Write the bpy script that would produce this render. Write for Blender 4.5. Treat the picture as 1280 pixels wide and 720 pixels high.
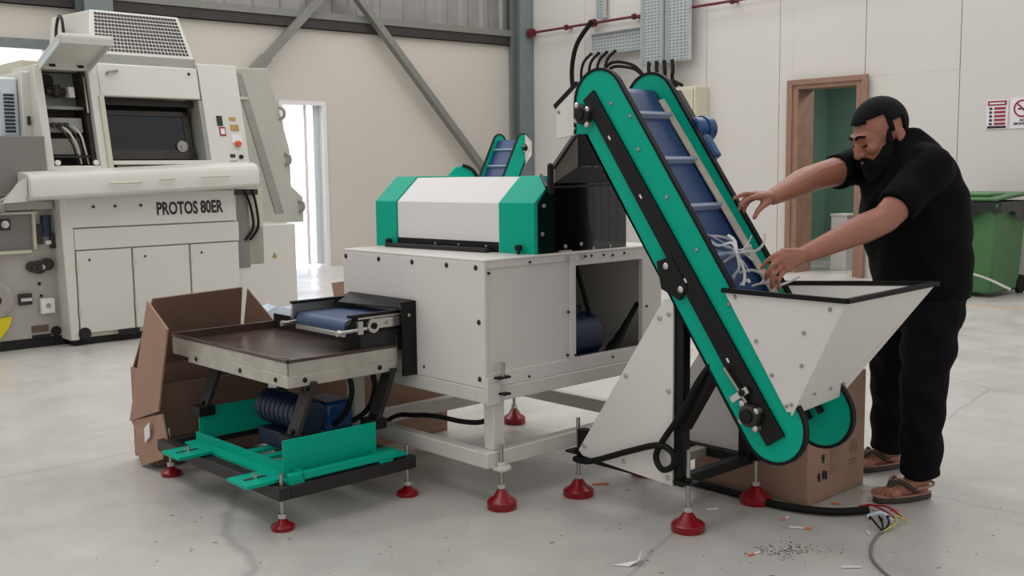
import bpy, bmesh, math, random
from mathutils import Vector, Matrix, Euler
random.seed(7)
for o in list(bpy.data.objects): bpy.data.objects.remove(o)
S = bpy.context.scene
C = S.collection
R = math.radians
# ---------------------------------------------------------------- camera
cd = bpy.data.cameras.new('camera'); cd.sensor_width = 36; cd.lens = 37.125; cd.clip_end = 200
cam = bpy.data.objects.new('camera', cd); C.objects.link(cam); S.camera = cam
_p, _r = R(6.455), R(-0.68)
_rt = Vector((1, 0, 0)); _up = Vector((0, math.sin(_p), math.cos(_p))); _fw = Vector((0, math.cos(_p), -math.sin(_p)))
_r2 = _rt*math.cos(_r) + _up*math.sin(_r); _u2 = _up*math.cos(_r) - _rt*math.sin(_r)
_m = Matrix((( _r2.x, _u2.x, -_fw.x, 0), (_r2.y, _u2.y, -_fw.y, 0), (_r2.z, _u2.z, -_fw.z, 1.4), (0, 0, 0, 1)))
cam.matrix_world = _m
# ---------------------------------------------------------------- light
W = bpy.data.worlds.new('world'); S.world = W; W.use_nodes = True
bg = W.node_tree.nodes['Background']; bg.inputs[0].default_value = (1.0, 0.985, 0.97, 1); bg.inputs[1].default_value = 0.56
def area(name, loc, sx, sy, power, col, rot=(0, 0, 0)):
    l = bpy.data.lights.new(name, 'AREA'); l.shape = 'RECTANGLE'; l.size = sx; l.size_y = sy; l.energy = power; l.color = col
    o = bpy.data.objects.new(name, l); C.objects.link(o); o.location = loc; o.rotation_euler = rot
    return o
# unseen overhead area lights, added and weighted to balance tops, faces and walls
for x, y, e in [(-6.0, 7.5, 110), (-1.0, 8.5, 70), (4.0, 8.0, 85), (-4.5, 13, 95), (1.0, 14, 95), (4.6, 12.5, 80), (-3.0, 2.5, 60)]:
    area('overhead_fill', (x, y, 7.2), 1.6, 4.5, e, (1.0, 0.99, 0.975), (0, 0, R(40)))
area('green_room_fill', tuple(Vector((.2, 18.03, 2.9))+Matrix.Rotation(R(-50), 3, 'Z')@Vector((6.4, 1.3, 0))), .3, 1.2, 34, (1.0, 1.0, 0.95))  # unseen lamp added to brighten the room beyond the doorway
vs = S.view_settings; vs.view_transform = 'Standard'; vs.look = 'None'; vs.gamma = 1; vs.use_curve_mapping = False
vs.exposure = 0.22
# ---------------------------------------------------------------- helpers
def lin(c):
    return tuple(((x/255)/12.92 if x/255 <= .04045 else ((x/255+.055)/1.055)**2.4) for x in c)
MATS = {}
def mat(name, c, rough=.5, metal=0, var=.06, scale=6, bump=0, bscale=60, coat=0, emit=None, alpha=1, trans=0, spec=.5):
    m = bpy.data.materials.new(name); m.use_nodes = True; nt = m.node_tree; b = nt.nodes['Principled BSDF']
    col = lin(c); b.inputs['Roughness'].default_value = rough; b.inputs['Metallic'].default_value = metal
    b.inputs['Coat Weight'].default_value = coat; b.inputs['Alpha'].default_value = alpha
    b.inputs['Transmission Weight'].default_value = trans; b.inputs['Specular IOR Level'].default_value = spec
    tc = nt.nodes.new('ShaderNodeTexCoord')
    n = nt.nodes.new('ShaderNodeTexNoise'); n.inputs['Scale'].default_value = scale; n.inputs['Detail'].default_value = 5
    nt.links.new(tc.outputs['Object'], n.inputs['Vector'])
    r = nt.nodes.new('ShaderNodeMapRange'); r.inputs[1].default_value = .25; r.inputs[2].default_value = .75
    r.inputs[3].default_value = 1-var; r.inputs[4].default_value = 1+var*.5
    nt.links.new(n.outputs['Fac'], r.inputs[0])
    mx = nt.nodes.new('ShaderNodeMix'); mx.data_type = 'RGBA'; mx.blend_type = 'MULTIPLY'; mx.inputs[0].default_value = 1
    mx.inputs[6].default_value = (*col, 1); nt.links.new(r.outputs[0], mx.inputs[7])
    nt.links.new(mx.outputs[2], b.inputs['Base Color'])
    if bump:
        n2 = nt.nodes.new('ShaderNodeTexNoise'); n2.inputs['Scale'].default_value = bscale; n2.inputs['Detail'].default_value = 3
        nt.links.new(tc.outputs['Object'], n2.inputs['Vector'])
        bp = nt.nodes.new('ShaderNodeBump'); bp.inputs['Strength'].default_value = bump; bp.inputs['Distance'].default_value = .01
        nt.links.new(n2.outputs['Fac'], bp.inputs['Height']); nt.links.new(bp.outputs[0], b.inputs['Normal'])
    if emit:
        b.inputs['Emission Color'].default_value = (*lin(c), 1); b.inputs['Emission Strength'].default_value = emit
    MATS[name] = m
    return m
mat('white', (220, 215, 210), .38, var=.04, scale=3)
mat('white_frame', (212, 209, 202), .42, var=.05, scale=8)
mat('hood_white', (224, 221, 220), .3, var=.02)
mat('green', (0, 168, 141), .45, spec=.15, var=.05, scale=4)
mat('green_dark', (4, 128, 110), .4, var=.05)
mat('black', (11, 11, 11), .5, var=.2, spec=.3)
mat('black_rubber', (10, 10, 10), .6, var=.2, spec=.25)
mat('acrylic', (14, 13, 12), .1, var=.2, alpha=.84)
mat('chute_metal', (128, 118, 110), .4, .3, var=.15)
mat('charcoal', (38, 37, 36), .45, var=.2, spec=.35)
mat('steel', (170, 165, 158), .3, .9, var=.12, scale=20)
mat('steel_bright', (205, 203, 198), .25, .8, var=.1, scale=25)
mat('steel_dull', (188, 184, 172), .42, .45, var=.16, scale=14)
mat('aluminium', (204, 190, 178), .3, .12, var=.14, scale=30)
mat('zinc', (188, 194, 196), .35, .35, var=.15, scale=20)
mat('red', (136, 4, 20), .28, var=.08)
mat('red_pipe', (98, 28, 38), .4, var=.1)
mat('belt', (38, 62, 108), .45, var=.12, scale=12)
mat('belt_light', (62, 84, 118), .45, var=.1, scale=12)
mat('cleat', (148, 160, 184), .45, var=.08)
mat('motor_blue', (10, 66, 122), .35, var=.15)
mat('motor_dark', (12, 34, 62), .45, var=.2)
mat('tray', (92, 74, 68), .26, .45, var=.5, scale=7)
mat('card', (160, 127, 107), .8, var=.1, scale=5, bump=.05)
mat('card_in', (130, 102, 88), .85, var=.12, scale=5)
mat('card_dark', (52, 34, 30), .8, var=.2)
mat('cream', (206, 204, 196), .4, var=.04, scale=2)
mat('cream_edge', (196, 192, 172), .45, var=.06)
mat('cream_grey', (150, 150, 143), .5, var=.1)
mat('plate_grey', (168, 163, 155), .42, .25, var=.12, scale=4)
mat('panel_grey', (124, 120, 115), .5, var=.06)
mat('door_translucent', (184, 184, 172), .35, var=.1, scale=2)
mat('cool_white', (205, 214, 218), .35, var=.04)
mat('dark_glass', (20, 26, 32), .12, var=.3, scale=5)
mat('dark_hole', (14, 13, 13), .7, var=.2)
mat('dark_mech', (58, 52, 48), .45, .4, var=.3, scale=15)
mat('green_grey', (128, 138, 124), .5, var=.1)
mat('brown_dull', (96, 80, 68), .6, var=.15)
mat('yellow', (216, 196, 16), .4, var=.1)
mat('ink', (22, 24, 28), .5, var=.05)
mat('wall', (206, 202, 197), .55, var=.035, scale=.8)
mat('wall_warm', (198, 191, 181), .55, var=.05, scale=.5)
mat('sheet_grey', (150, 147, 143), .5, .2, var=.2, scale=2)
mat('beam_dark', (52, 46, 44), .6, var=.3)
mat('steel_paint', (112, 122, 122), .45, var=.12)
mat('brace_paint', (124, 124, 118), .45, var=.12)
mat('wood', (146, 112, 94), .5, var=.2, scale=9)
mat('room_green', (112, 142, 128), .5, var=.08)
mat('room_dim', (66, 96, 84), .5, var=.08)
mat('daylight', (236, 242, 255), .5, emit=3.2)
mat('pane', (226, 236, 255), .3, emit=1.15)  # glow put into the door leaf in place of daylight on it
mat('bin_green', (66, 112, 66), .42, var=.08)
mat('bag', (24, 24, 26), .28, var=.3, bump=.6, bscale=18)
mat('panel_beige', (196, 192, 172), .4, var=.04)
mat('skin', (160, 106, 84), .5, var=.08, scale=25, bump=.06, bscale=140)
mat('skin_shade', (140, 84, 68), .55, var=.1, scale=30)
mat('hair', (9, 8, 8), .75, spec=.2, var=.4, scale=60, bump=.5, bscale=220)
mat('shirt', (9, 9, 10), .9, spec=.15, var=.25, scale=10, bump=.12, bscale=14)
mat('trousers', (15, 15, 17), .9, spec=.15, var=.3, scale=9, bump=.12, bscale=12)
mat('sandal', (62, 50, 44), .6, var=.2)
mat('sandal_edge', (170, 128, 112), .55, var=.1)
mat('white_paper', (226, 222, 224), .6, var=.05)
mat('filter', (222, 130, 86), .6, var=.1)
mat('plastic_clear', (206, 220, 236), .25, var=.15, scale=14)
mat('wire_red', (160, 16, 40), .4); mat('wire_yellow', (190, 180, 60), .4); mat('cord_grey', (118, 112, 104), .5)
mat('orange_line', (206, 150, 104), .6, var=.15)
mat('sign_red', (150, 14, 48), .45); mat('sign_white', (226, 222, 226), .45); mat('sticker_red', (210, 90, 50), .4)
mat('brass', (170, 140, 80), .35, .6)
def floor_mat():
    m = bpy.data.materials.new('epoxy_floor'); m.use_nodes = True; nt = m.node_tree; b = nt.nodes['Principled BSDF']
    tc = nt.nodes.new('ShaderNodeTexCoord')
    def noise(s, d, rough=.55):
        n = nt.nodes.new('ShaderNodeTexNoise'); n.inputs['Scale'].default_value = s; n.inputs['Detail'].default_value = d; n.inputs['Roughness'].default_value = rough
        nt.links.new(tc.outputs['Object'], n.inputs['Vector']); return n
    def ramp(src, a, b_, lo, hi):
        r = nt.nodes.new('ShaderNodeMapRange'); r.inputs[1].default_value = a; r.inputs[2].default_value = b_; r.inputs[3].default_value = lo; r.inputs[4].default_value = hi
        nt.links.new(src, r.inputs[0]); return r.outputs[0]
    def mul(a, b_):
        mt = nt.nodes.new('ShaderNodeMath'); mt.operation = 'MULTIPLY'; nt.links.new(a, mt.inputs[0]); nt.links.new(b_, mt.inputs[1]); return mt.outputs[0]
    big = ramp(noise(.55, 4).outputs['Fac'], .3, .7, .93, 1.04)
    med = ramp(noise(5, 6, .7).outputs['Fac'], .3, .72, .89, 1.05)
    spk = ramp(noise(60, 2).outputs['Fac'], .24, .30, .62, 1.0)
    v = nt.nodes.new('ShaderNodeTexVoronoi'); v.feature = 'DISTANCE_TO_EDGE'; v.inputs['Scale'].default_value = .42
    wn = noise(1.4, 3); mxv = nt.nodes.new('ShaderNodeMix'); mxv.data_type = 'VECTOR'; mxv.inputs[0].default_value = .16
    nt.links.new(tc.outputs['Object'], mxv.inputs[4]); nt.links.new(wn.outputs['Color'], mxv.inputs[5]); nt.links.new(mxv.outputs[1], v.inputs['Vector'])
    crack = ramp(v.outputs['Distance'], 0, .0045, .74, 1)
    f = mul(mul(big, med), mul(spk, crack))
    mx = nt.nodes.new('ShaderNodeMix'); mx.data_type = 'RGBA'; mx.blend_type = 'MULTIPLY'; mx.inputs[0].default_value = 1
    mx.inputs[6].default_value = (*lin((193, 189, 184)), 1); nt.links.new(f, mx.inputs[7]); nt.links.new(mx.outputs[2], b.inputs['Base Color'])
    nt.links.new(ramp(noise(2.2, 4).outputs['Fac'], .3, .7, .22, .42), b.inputs['Roughness'])
    MATS['floor'] = m
floor_mat()

class MB:
    def __init__(s): s.v = []; s.f = []
    def add(s, vs, fs):
        k = len(s.v); s.v += [Vector(p) for p in vs]; s.f += [tuple(i+k for i in f) for f in fs]; return s
    def box(s, lo, hi):
        x0, y0, z0 = lo; x1, y1, z1 = hi
        return s.add([(x0,y0,z0),(x1,y0,z0),(x1,y1,z0),(x0,y1,z0),(x0,y0,z1),(x1,y0,z1),(x1,y1,z1),(x0,y1,z1)],
                     [(3,2,1,0),(4,5,6,7),(0,1,5,4),(1,2,6,5),(2,3,7,6),(3,0,4,7)])
    def prism(s, pts, ext):
        n = len(pts); e = Vector(ext); a = [Vector(p) for p in pts]
        return s.add(a+[p+e for p in a], [tuple(range(n))[::-1], tuple(range(n, 2*n))]+[(i, (i+1) % n, (i+1) % n+n, i+n) for i in range(n)])
    def plate(s, pts, t):          # thickness along the polygon's normal
        a = [Vector(p) for p in pts]; n = (a[1]-a[0]).cross(a[2]-a[0]).normalized(); return s.prism(a, n*t)
    def beam(s, p0, p1, w, h, up=(0, 0, 1)):
        p0 = Vector(p0); p1 = Vector(p1); d = (p1-p0).normalized(); x = d.cross(Vector(up)).normalized(); y = x.cross(d)
        q = [p0+x*a*w/2+y*b*h/2 for a, b in ((-1,-1),(1,-1),(1,1),(-1,1))]
        return s.prism(q, p1-p0)
    def cyl(s, p0, p1, r0, r1=None, n=16):
        r1 = r0 if r1 is None else r1; p0 = Vector(p0); p1 = Vector(p1); d = (p1-p0).normalized()
        x = d.orthogonal().normalized(); y = d.cross(x)
        ring = lambda p, r: [p+(x*math.cos(2*math.pi*i/n)+y*math.sin(2*math.pi*i/n))*r for i in range(n)]
        return s.add(ring(p0, r0)+ring(p1, r1), [tuple(range(n))[::-1], tuple(range(n, 2*n))]+[(i, (i+1) % n, (i+1) % n+n, i+n) for i in range(n)])
    def lathe(s, o, d, prof, n=20):
        o = Vector(o); d = Vector(d).normalized(); x = d.orthogonal().normalized(); y = d.cross(x); vs = []
        for h, r in prof: vs += [o+d*h+(x*math.cos(2*math.pi*i/n)+y*math.sin(2*math.pi*i/n))*r for i in range(n)]
        fs = [(j*n+i, j*n+(i+1) % n, (j+1)*n+(i+1) % n, (j+1)*n+i) for j in range(len(prof)-1) for i in range(n)]
        m = len(prof)
        return s.add(vs, fs+[tuple(range(n))[::-1], tuple(range((m-1)*n, m*n))])
    def tube(s, pts, r, n=8, smooth=4):
        P = [Vector(p) for p in pts]
        if smooth and len(P) > 2:
            Q = []; E = [P[0]*2-P[1]]+P+[P[-1]*2-P[-2]]
            for i in range(1, len(E)-2):
                for k in range(smooth):
                    t = k/smooth; a, b, c, d = E[i-1:i+3]
                    Q.append(.5*((2*b)+(c-a)*t+(2*a-5*b+4*c-d)*t*t+(3*b-a-3*c+d)*t**3))
            P = Q+[P[-1]]
        vs = []; up = None; N = len(P)
        for i, p in enumerate(P):
            d = (P[min(i+1, N-1)]-P[max(i-1, 0)]).normalized()
            if up is None: up = d.orthogonal().normalized()
            up = (up-d*up.dot(d)).normalized(); w = d.cross(up)
            rr = r if not isinstance(r, (list, tuple)) else r[0]+(r[1]-r[0])*i/(N-1)
            vs += [p+(up*math.cos(2*math.pi*k/n)+w*math.sin(2*math.pi*k/n))*rr for k in range(n)]
        fs = [(j*n+i, j*n+(i+1) % n, (j+1)*n+(i+1) % n, (j+1)*n+i) for j in range(N-1) for i in range(n)]
        return s.add(vs, fs+[tuple(range(n))[::-1], tuple(range((N-1)*n, N*n))])
    def ell(s, c, r, rot=None, n=20, m=12):
        c = Vector(c); r = Vector(r) if not isinstance(r, (int, float)) else Vector((r, r, r)); rot = rot or Matrix.Identity(3); vs = []
        for j in range(1, m):
            t = math.pi*j/m
            for i in range(n):
                a = 2*math.pi*i/n
                vs.append(c+rot@Vector((r.x*math.sin(t)*math.cos(a), r.y*math.sin(t)*math.sin(a), r.z*math.cos(t))))
        k = len(vs); vs += [c+rot@Vector((0, 0, r.z)), c+rot@Vector((0, 0, -r.z))]
        fs = [(j*n+i, (j+1)*n+i, (j+1)*n+(i+1) % n, j*n+(i+1) % n) for j in range(m-2) for i in range(n)]
        fs += [(k, i, (i+1) % n) for i in range(n)]+[(k+1, (m-2)*n+(i+1) % n, (m-2)*n+i) for i in range(n)]
        return s.add(vs, fs)
    def cap(s, p0, p1, r0, r1, n=14):    # tapered capsule
        p0 = Vector(p0); p1 = Vector(p1); d = p1-p0; L = d.length
        if L < 1e-6: return s.ell(p0, r0)
        pr = []
        for k in range(5):
            a = math.pi/2*(1-k/4.); pr.append((-r0*math.sin(a), max(r0*math.cos(a), 1e-4)))
        for k in range(5):
            a = math.pi/2*k/4.; pr.append((L+r1*math.sin(a), max(r1*math.cos(a), 1e-4)))
        return s.lathe(p0, d, pr, n)
    def rod(s, pts, rs):
        for i in range(len(pts)-1): s.cap(pts[i], pts[i+1], rs[i], rs[i+1])
        return s
FRAMES = {'M': (Vector((-.112, 4.225, 0)), R(43)), 'R': (Vector((.2, 18.03, 0)), R(-50)), 'W': (Vector((0, 0, 0)), 0)}
OFF = {}
def put(o, frame, base):
    b, a = FRAMES[frame]; o.location = b+Matrix.Rotation(a, 3, 'Z')@Vector(base); o.rotation_euler = (0, 0, a); OFF[o.name] = Vector(base)
def tag(o, label=None, cat=None, group=None, kind=None):
    for k, v in (('label', label), ('category', cat), ('group', group), ('kind', kind)):
        if v: o[k] = v
    return o
def thing(name, label, cat, frame='M', base=(0, 0, 0), group=None):
    o = bpy.data.objects.new(name, None); C.objects.link(o); o.empty_display_size = .1; put(o, frame, base)
    return tag(o, label, cat, group)
def mesh(name, mb, m, off=Vector((0, 0, 0)), smooth=True, doubles=False):
    me = bpy.data.meshes.new(name); me.from_pydata([v-off for v in mb.v], [], mb.f)
    bm = bmesh.new(); bm.from_mesh(me)
    if doubles: bmesh.ops.remove_doubles(bm, verts=bm.verts, dist=1e-5)
    bmesh.ops.recalc_face_normals(bm, faces=bm.faces); bm.to_mesh(me); bm.free()
    if smooth:
        for p in me.polygons: p.use_smooth = True
        me.set_sharp_from_angle(angle=R(35))
    me.materials.append(MATS[m]); return me
def bevel(o, w, seg=2):
    if w:
        b = o.modifiers.new('bevel', 'BEVEL'); b.width = w; b.segments = seg; b.limit_method = 'ANGLE'; b.angle_limit = R(40)
def part(name, mb, m, parent, bev=0, label=None, seg=2):
    r = parent
    while r.parent: r = r.parent
    o = bpy.data.objects.new(name, mesh(name, mb, m, OFF[r.name])); C.objects.link(o); o.parent = parent; bevel(o, bev, seg)
    if label: o['label'] = label
    return o
def solo(name, mb, m, label, cat, frame='M', base=(0, 0, 0), bev=0, group=None, kind=None):
    b = Vector(base)
    o = bpy.data.objects.new(name, mesh(name, mb, m, b)); C.objects.link(o); put(o, frame, base); bevel(o, bev)
    return tag(o, label, cat, group, kind)
def struct(name, mb, m, frame='R', label=None, bev=0, base=(0, 0, 0)):
    return solo(name, mb, m, label, None, frame, base, bev, kind='structure')
SHARED = {}
def piece(name, key, make, m, parent, loc, rot=None):       # alike small pieces share one mesh
    if key not in SHARED: SHARED[key] = mesh(name, make(), m)
    r = parent
    while r.parent: r = r.parent
    o = bpy.data.objects.new(name, SHARED[key]); C.objects.link(o); o.parent = parent
    o.location = Vector(loc)-OFF[r.name]
    if rot is not None: o.rotation_euler = rot
    return o
def screw_mb(r): return MB().lathe((0, 0, 0), (0, 0, 1), [(-.004, r), (.002, r), (.005, r*.7), (.006, r*.2)], 10)
AX = {'-u': (0, R(-90), 0), '+u': (0, R(90), 0), '-v': (R(90), 0, 0), '+v': (R(-90), 0, 0), 'z': (0, 0, 0)}
def screw(parent, loc, ax, r=.008, m='steel', name='screw'):
    return piece(name, ('screw', r, m), lambda: screw_mb(r), m, parent, loc, AX[ax])
def foot(root, u, v, ztop, pad=.06, hz=.07):
    def pm(): return MB().lathe((0, 0, 0), (0, 0, 1), [(0, pad*.96), (.004, pad), (hz*.36, pad), (hz*.46, pad*.9), (hz*.62, pad*.55), (hz*.95, pad*.3), (hz, pad*.2)], 28)
    p = piece('foot_pad', ('pad', pad, hz), pm, 'red', root, (u, v, 0)); 
    def st(): return MB().cyl((0, 0, hz*.8), (0, 0, ztop), .0085, n=12)
    s_ = piece('stud', ('stud', ztop, hz), st, 'steel', root, (u, v, 0)); s_.parent = p; s_.location = (0, 0, 0)
    def nt(): return MB().cyl((0, 0, hz), (0, 0, hz+.018), .017, n=6)
    n_ = piece('nut', ('nut', hz), nt, 'steel_bright', root, (u, v, 0)); n_.parent = p; n_.location = (0, 0, 0)
    return p
# ================================================================ the setting (room frame: right wall on y=0, left wall on x=0)
struct('floor', MB().box((-3.5, -17, -.2), (19, 3.2, 0)), 'floor', label='pale grey epoxy floor with scuffs and hairline cracks')
# right wall: insulated panels with thin recessed seams
wr = struct('wall_right', MB().box((-.3, .04, 0), (5.41, .2, 5.2)).box((6.47, .04, 0), (12, .2, 5.2)).box((5.41, .04, 2.45), (6.47, .2, 5.2)), 'wall', label='white insulated panel wall')
seams = [-.2, 1.53, 2.75, 3.97, 5.19, 6.44, 7.64, 8.86, 10.08, 11.9]
for a, b in zip(seams[:-1], seams[1:]):
    mb = MB()
    if a == 5.19:
        mb.box((a+.004, 0, 0), (5.40, .04, 5.2)).box((5.40, 0, 2.46), (b-.004, .04, 5.2))
    elif a == 6.44: mb.box((6.48, 0, 0), (b-.004, .04, 2.46)).box((a+.004, 0, 2.46), (b-.004, .04, 5.2))
    else: mb.box((a+.004, 0, 0), (b-.004, .04, 5.2))
    part('wall_panel', mb, 'wall', wr, .003)
wl = MB().box((-.2, -3.79, 0), (0, .2, 3.42)).box((-.2, -4.51, 2.37), (0, -3.79, 3.42)).box((-.2, -7.58, 0), (0, -4.51, 3.42))
wl.box((-.2, -9.6, 0), (0, -7.58, 1.7)).box((-.2, -9.6, 2.95), (0, -7.58, 3.42)).box((-.2, -14, 0), (0, -9.6, 3.42))
wlo = struct('wall_left', wl, 'wall_warm', label='off-white lower wall below dark steel rail')
sh = MB().box((-.26, -14, 3.42), (-.14, .2, 5.4)); y = -13.8
while y < 0:
    sh.prism([(-.14, y, 3.45), (-.14, y+.2, 3.45), (-.10, y+.15, 3.45), (-.10, y+.05, 3.45)], (0, 0, 1.9)); y += .42
part('ribbed_sheet', sh, 'sheet_grey', wlo)
struct('trim_1', MB().box((-.14, -14, 3.43), (.08, -.1, 3.56)), 'beam_dark', label='dark steel rail along top of left wall')
struct('trim_2', MB().box((-.1, -14, 3.56), (.10, -.1, 3.66)), 'brace_paint', label='grey steel ledge above dark rail')
# steel columns and braces
def hcol(name, x, y, s, h, label):
    t = thing(name, label, 'column', 'R', (x, y, 0))
    part('flange', MB().box((x-s/2, y-s/2, 0), (x-s/2+.025, y+s/2, h)), 'steel_paint', t)
    part('flange', MB().box((x+s/2-.025, y-s/2, 0), (x+s/2, y+s/2, h)), 'steel_paint', t)
    part('web', MB().box((x-s/2+.025, y-.012, 0), (x+s/2-.025, y+.012, h)), 'steel_paint', t)
    part('base_plate', MB().box((x-s*.7, y-s*.7, 0), (x+s*.7, y+s*.7, .025)), 'steel_paint', t, .003)
hcol('steel_column', .2, -.17, .26, 5.2, 'grey steel column standing in the corner of the hall')
hcol('steel_column', .28, -7.12, .34, 5.2, 'grey steel column behind the cream machine with perforated guard')
def brace(p0, p1, label, w=.13):
    t = thing('steel_brace', label, 'brace', 'R', (p1[0], p1[1], p1[2]), group='diagonal steel wall braces')
    d = (Vector(p1)-Vector(p0)).normalized()
    part('brace_bar', MB().beam(p0, p1, .1, w, (1, 0, 0)), 'brace_paint', t, .004)
    part('gusset_plate', MB().beam(Vector(p1)-d*.3, p1, .13, w*1.3, (1, 0, 0)), 'brace_paint', t, .003)
brace((.16, -4.5, 5.24), (.16, -.72, 1.12), 'long diagonal steel brace running down to the corner column')
brace((.16, -2.5, 5.24), (.16, -4.98, 2.75), 'shorter diagonal steel brace coming down behind the cream machine')
# door with daylight (left wall)
d1 = struct('door_1', MB().box((-.2, -4.53, 0), (.02, -4.47, 2.40)).box((-.2, -3.83, 0), (.02, -3.77, 2.40)).box((-.2, -4.47, 2.34), (.02, -3.83, 2.40)), 'hood_white', label='white door frame opening onto bright daylight')
part('door_leaf', MB().box((-.15, -4.47, .03), (-.11, -4.06, 2.34)), 'pane', d1, .004)
part('leaf_stile', MB().box((-.16, -4.08, .03), (-.10, -4.03, 2.34)), 'hood_white', d1, .003)
part('leaf_stile', MB().box((-.16, -3.93, .03), (-.10, -3.83, 2.34)), 'cool_white', d1, .003)
struct('daylight_panel', MB().box((-1.3, -5.9, -.1), (-1.2, -2.2, 3.2)), 'daylight', label='overexposed daylight outside the door')  # no window: glowing panel added outside the door to stand in for daylight
w1 = struct('window_1', MB().box((-.12, -9.6, 1.7), (-.08, -7.58, 2.95)), 'daylight', label='bright daylight window pane high on the left wall')
part('window_frame', MB().box((-.1, -9.6, 2.9), (.05, -7.56, 3.02)).box((-.1, -7.66, 1.7), (.05, -7.56, 2.9)), 'steel_paint', w1, .003)
part('window_frame', MB().box((-.1, -8.62, 1.7), (.02, -8.56, 2.9)), 'steel_paint', w1, .003)
# doorway with brown frame (right wall) and the green room behind it
d2 = struct('door_2', MB().box((5.39, -.05, 0), (5.52, .3, 2.46)).box((6.36, -.05, 0), (6.49, .3, 2.46)).box((5.52, -.05, 2.37), (6.36, .3, 2.46)), 'wood', label='brown door frame into a green room')
for q in (((5.36, -.075, 0), (5.44, -.04, 2.49)), ((6.44, -.075, 0), (6.52, -.04, 2.49)), ((5.44, -.075, 2.42), (6.44, -.04, 2.49))):
    part('architrave', MB().box(*q), 'wood', d2, .006)
struct('wall_back', MB().box((4.2, 2.6, 0), (8.5, 2.7, 3)).box((4.1, .3, 0), (4.2, 2.7, 3)).box((8.4, .3, 0), (8.5, 2.7, 3)), 'room_green', label='green wall of the room beyond the brown door')
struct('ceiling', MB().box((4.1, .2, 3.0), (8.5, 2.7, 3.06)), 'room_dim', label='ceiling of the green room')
t = thing('green_cabinet', 'pale green cabinet standing inside the doorway', 'cabinet', 'R', (6.35, 1.2, 0))
part('body', MB().box((6.02, 1.5, .02), (6.62, 2.1, .8)), 'room_green', t, .01); part('door', MB().box((6.05, 1.48, .08), (6.59, 1.5, .76)), 'room_green', t, .004)
part('handle', MB().box((6.12, 1.46, .4), (6.14, 1.48, .52)), 'steel', t)
t = thing('green_locker', 'tall green locker at the right side of the green room', 'locker', 'R', (6.8, 1.6, 0))
part('body', MB().box((6.66, 1.2, .0), (7.2, 1.9, 1.35)), 'bin_green', t, .01); part('door', MB().box((6.69, 1.18, .06), (7.17, 1.2, 1.3)), 'bin_green', t, .004)
t = thing('storage_box', 'small white box on the floor just inside the brown doorway', 'box', 'R', (5.75, .5, 0))
part('body', MB().box((5.62, .6, 0), (5.86, .9, .72)), 'wall', t, .006); part('lid', MB().box((5.61, .59, .72), (5.87, .91, .75)), 'cream', t, .004)
# sprinkler pipe and cable trays on the right wall
t = thing('sprinkler_pipe', 'thin dark red pipe running along the upper right wall', 'pipe', 'R', (.36, -.12, 3.6))
part('pipe', MB().cyl((.36, -.12, 3.6), (11, -.12, 3.6), .020, n=10), 'red_pipe', t)
for x in (1.24, 2.7, 4.5, 6.3):
    part('pipe_clip', MB().cyl((x-.02, -.12, 3.6), (x+.02, -.12, 3.6), .045, n=10).box((x-.015, -.12, 3.58), (x+.015, 0, 3.62)), 'red_pipe', t)
part('flange_joint', MB().cyl((.36, -.12, 3.6), (.44, -.12, 3.6), .075, n=14), 'red_pipe', t); part('flange_joint', MB().cyl((1.78, -.12, 3.6), (1.88, -.12, 3.6), .06, n=14), 'red_pipe', t)
def tray(name, x0, x1, z0, z1, y, vert, label, parent_group='galvanised cable trays'):
    t = thing(name, label, 'cable tray', 'R', (x0, y, z0), group=parent_group)
    d = .06
    part('tray_back', MB().box((x0, y-.008, z0), (x1, y, z1)), 'zinc', t)
    if vert: part('tray_rail', MB().box((x0-.012, y-d, z0), (x0, y, z1)), 'zinc', t); part('tray_rail', MB().box((x1, y-d, z0), (x1+.012, y, z1)), 'zinc', t)
    else: part('tray_rail', MB().box((x0, y-d, z0-.012), (x1, y, z0)), 'zinc', t); part('tray_rail', MB().box((x0, y-d, z1), (x1, y, z1+.012)), 'zinc', t)
    holes = MB(); nx = max(2, int((x1-x0)/.062)); nz = max(2, int((z1-z0)/.045))
    for i in range(nx):
        for j in range(nz):
            cx = x0+(i+.5)*(x1-x0)/nx; cz = z0+(j+.5)*(z1-z0)/nz
            holes.box((cx-.018, y-.0095, cz-.008), (cx+.018, y-.0075, cz+.008))
    h = part('slots', holes, 'steel_paint', t); h['kind'] = 'stuff'
tray('cable_tray', 1.82, 2.96, 3.12, 3.42, -.12, False, 'horizontal galvanised cable tray above the green conveyor')
tray('cable_tray', 2.97, 3.36, 2.85, 5.0, -.2, True, 'vertical galvanised cable tray, left one of the close pair')
tray('cable_tray', 3.41, 3.82, 2.88, 5.0, -.16, True, 'vertical galvanised cable tray, right one of the close pair')
tray('cable_tray', 1.92, 2.06, 3.66, 5.0, -.06, True, 'narrow vertical cable tray above the red pipe', )
def cable(name, pts, r, label, frame='R', m='black_rubber', cat='cable', group=None):
    return solo(name, MB().tube(pts, r, 8, 6), m, label, cat, frame, tuple(pts[-1]), group=group)
for i in range(4):
    x = 1.84+.17*i
    cable('power_cable', [(x+.05, -.2, 3.14), (x-.06, -.28, 2.98), (x-.07, -.3, 2.7), (x-.02, -.2, 2.2), (x-.02, -.1, 1.0), (x-.02, -.1, .03)], .022, ['leftmost', 'second', 'third', 'rightmost'][i]+' of four black cables dropping from the horizontal cable tray', group='cables under the horizontal tray')
for i in range(4):
    x = 3.1+.15*i
    cable('power_cable', [(x, -.24, 2.9), (x+.03, -.26, 2.75), (x+.1-.03*i, -.24, 2.62), (3.42+.1*i, -.22, 2.53)], .026, ['leftmost', 'second', 'third', 'rightmost'][i]+' of four black cables hanging below the paired vertical trays', group='cables under the vertical trays')
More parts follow.
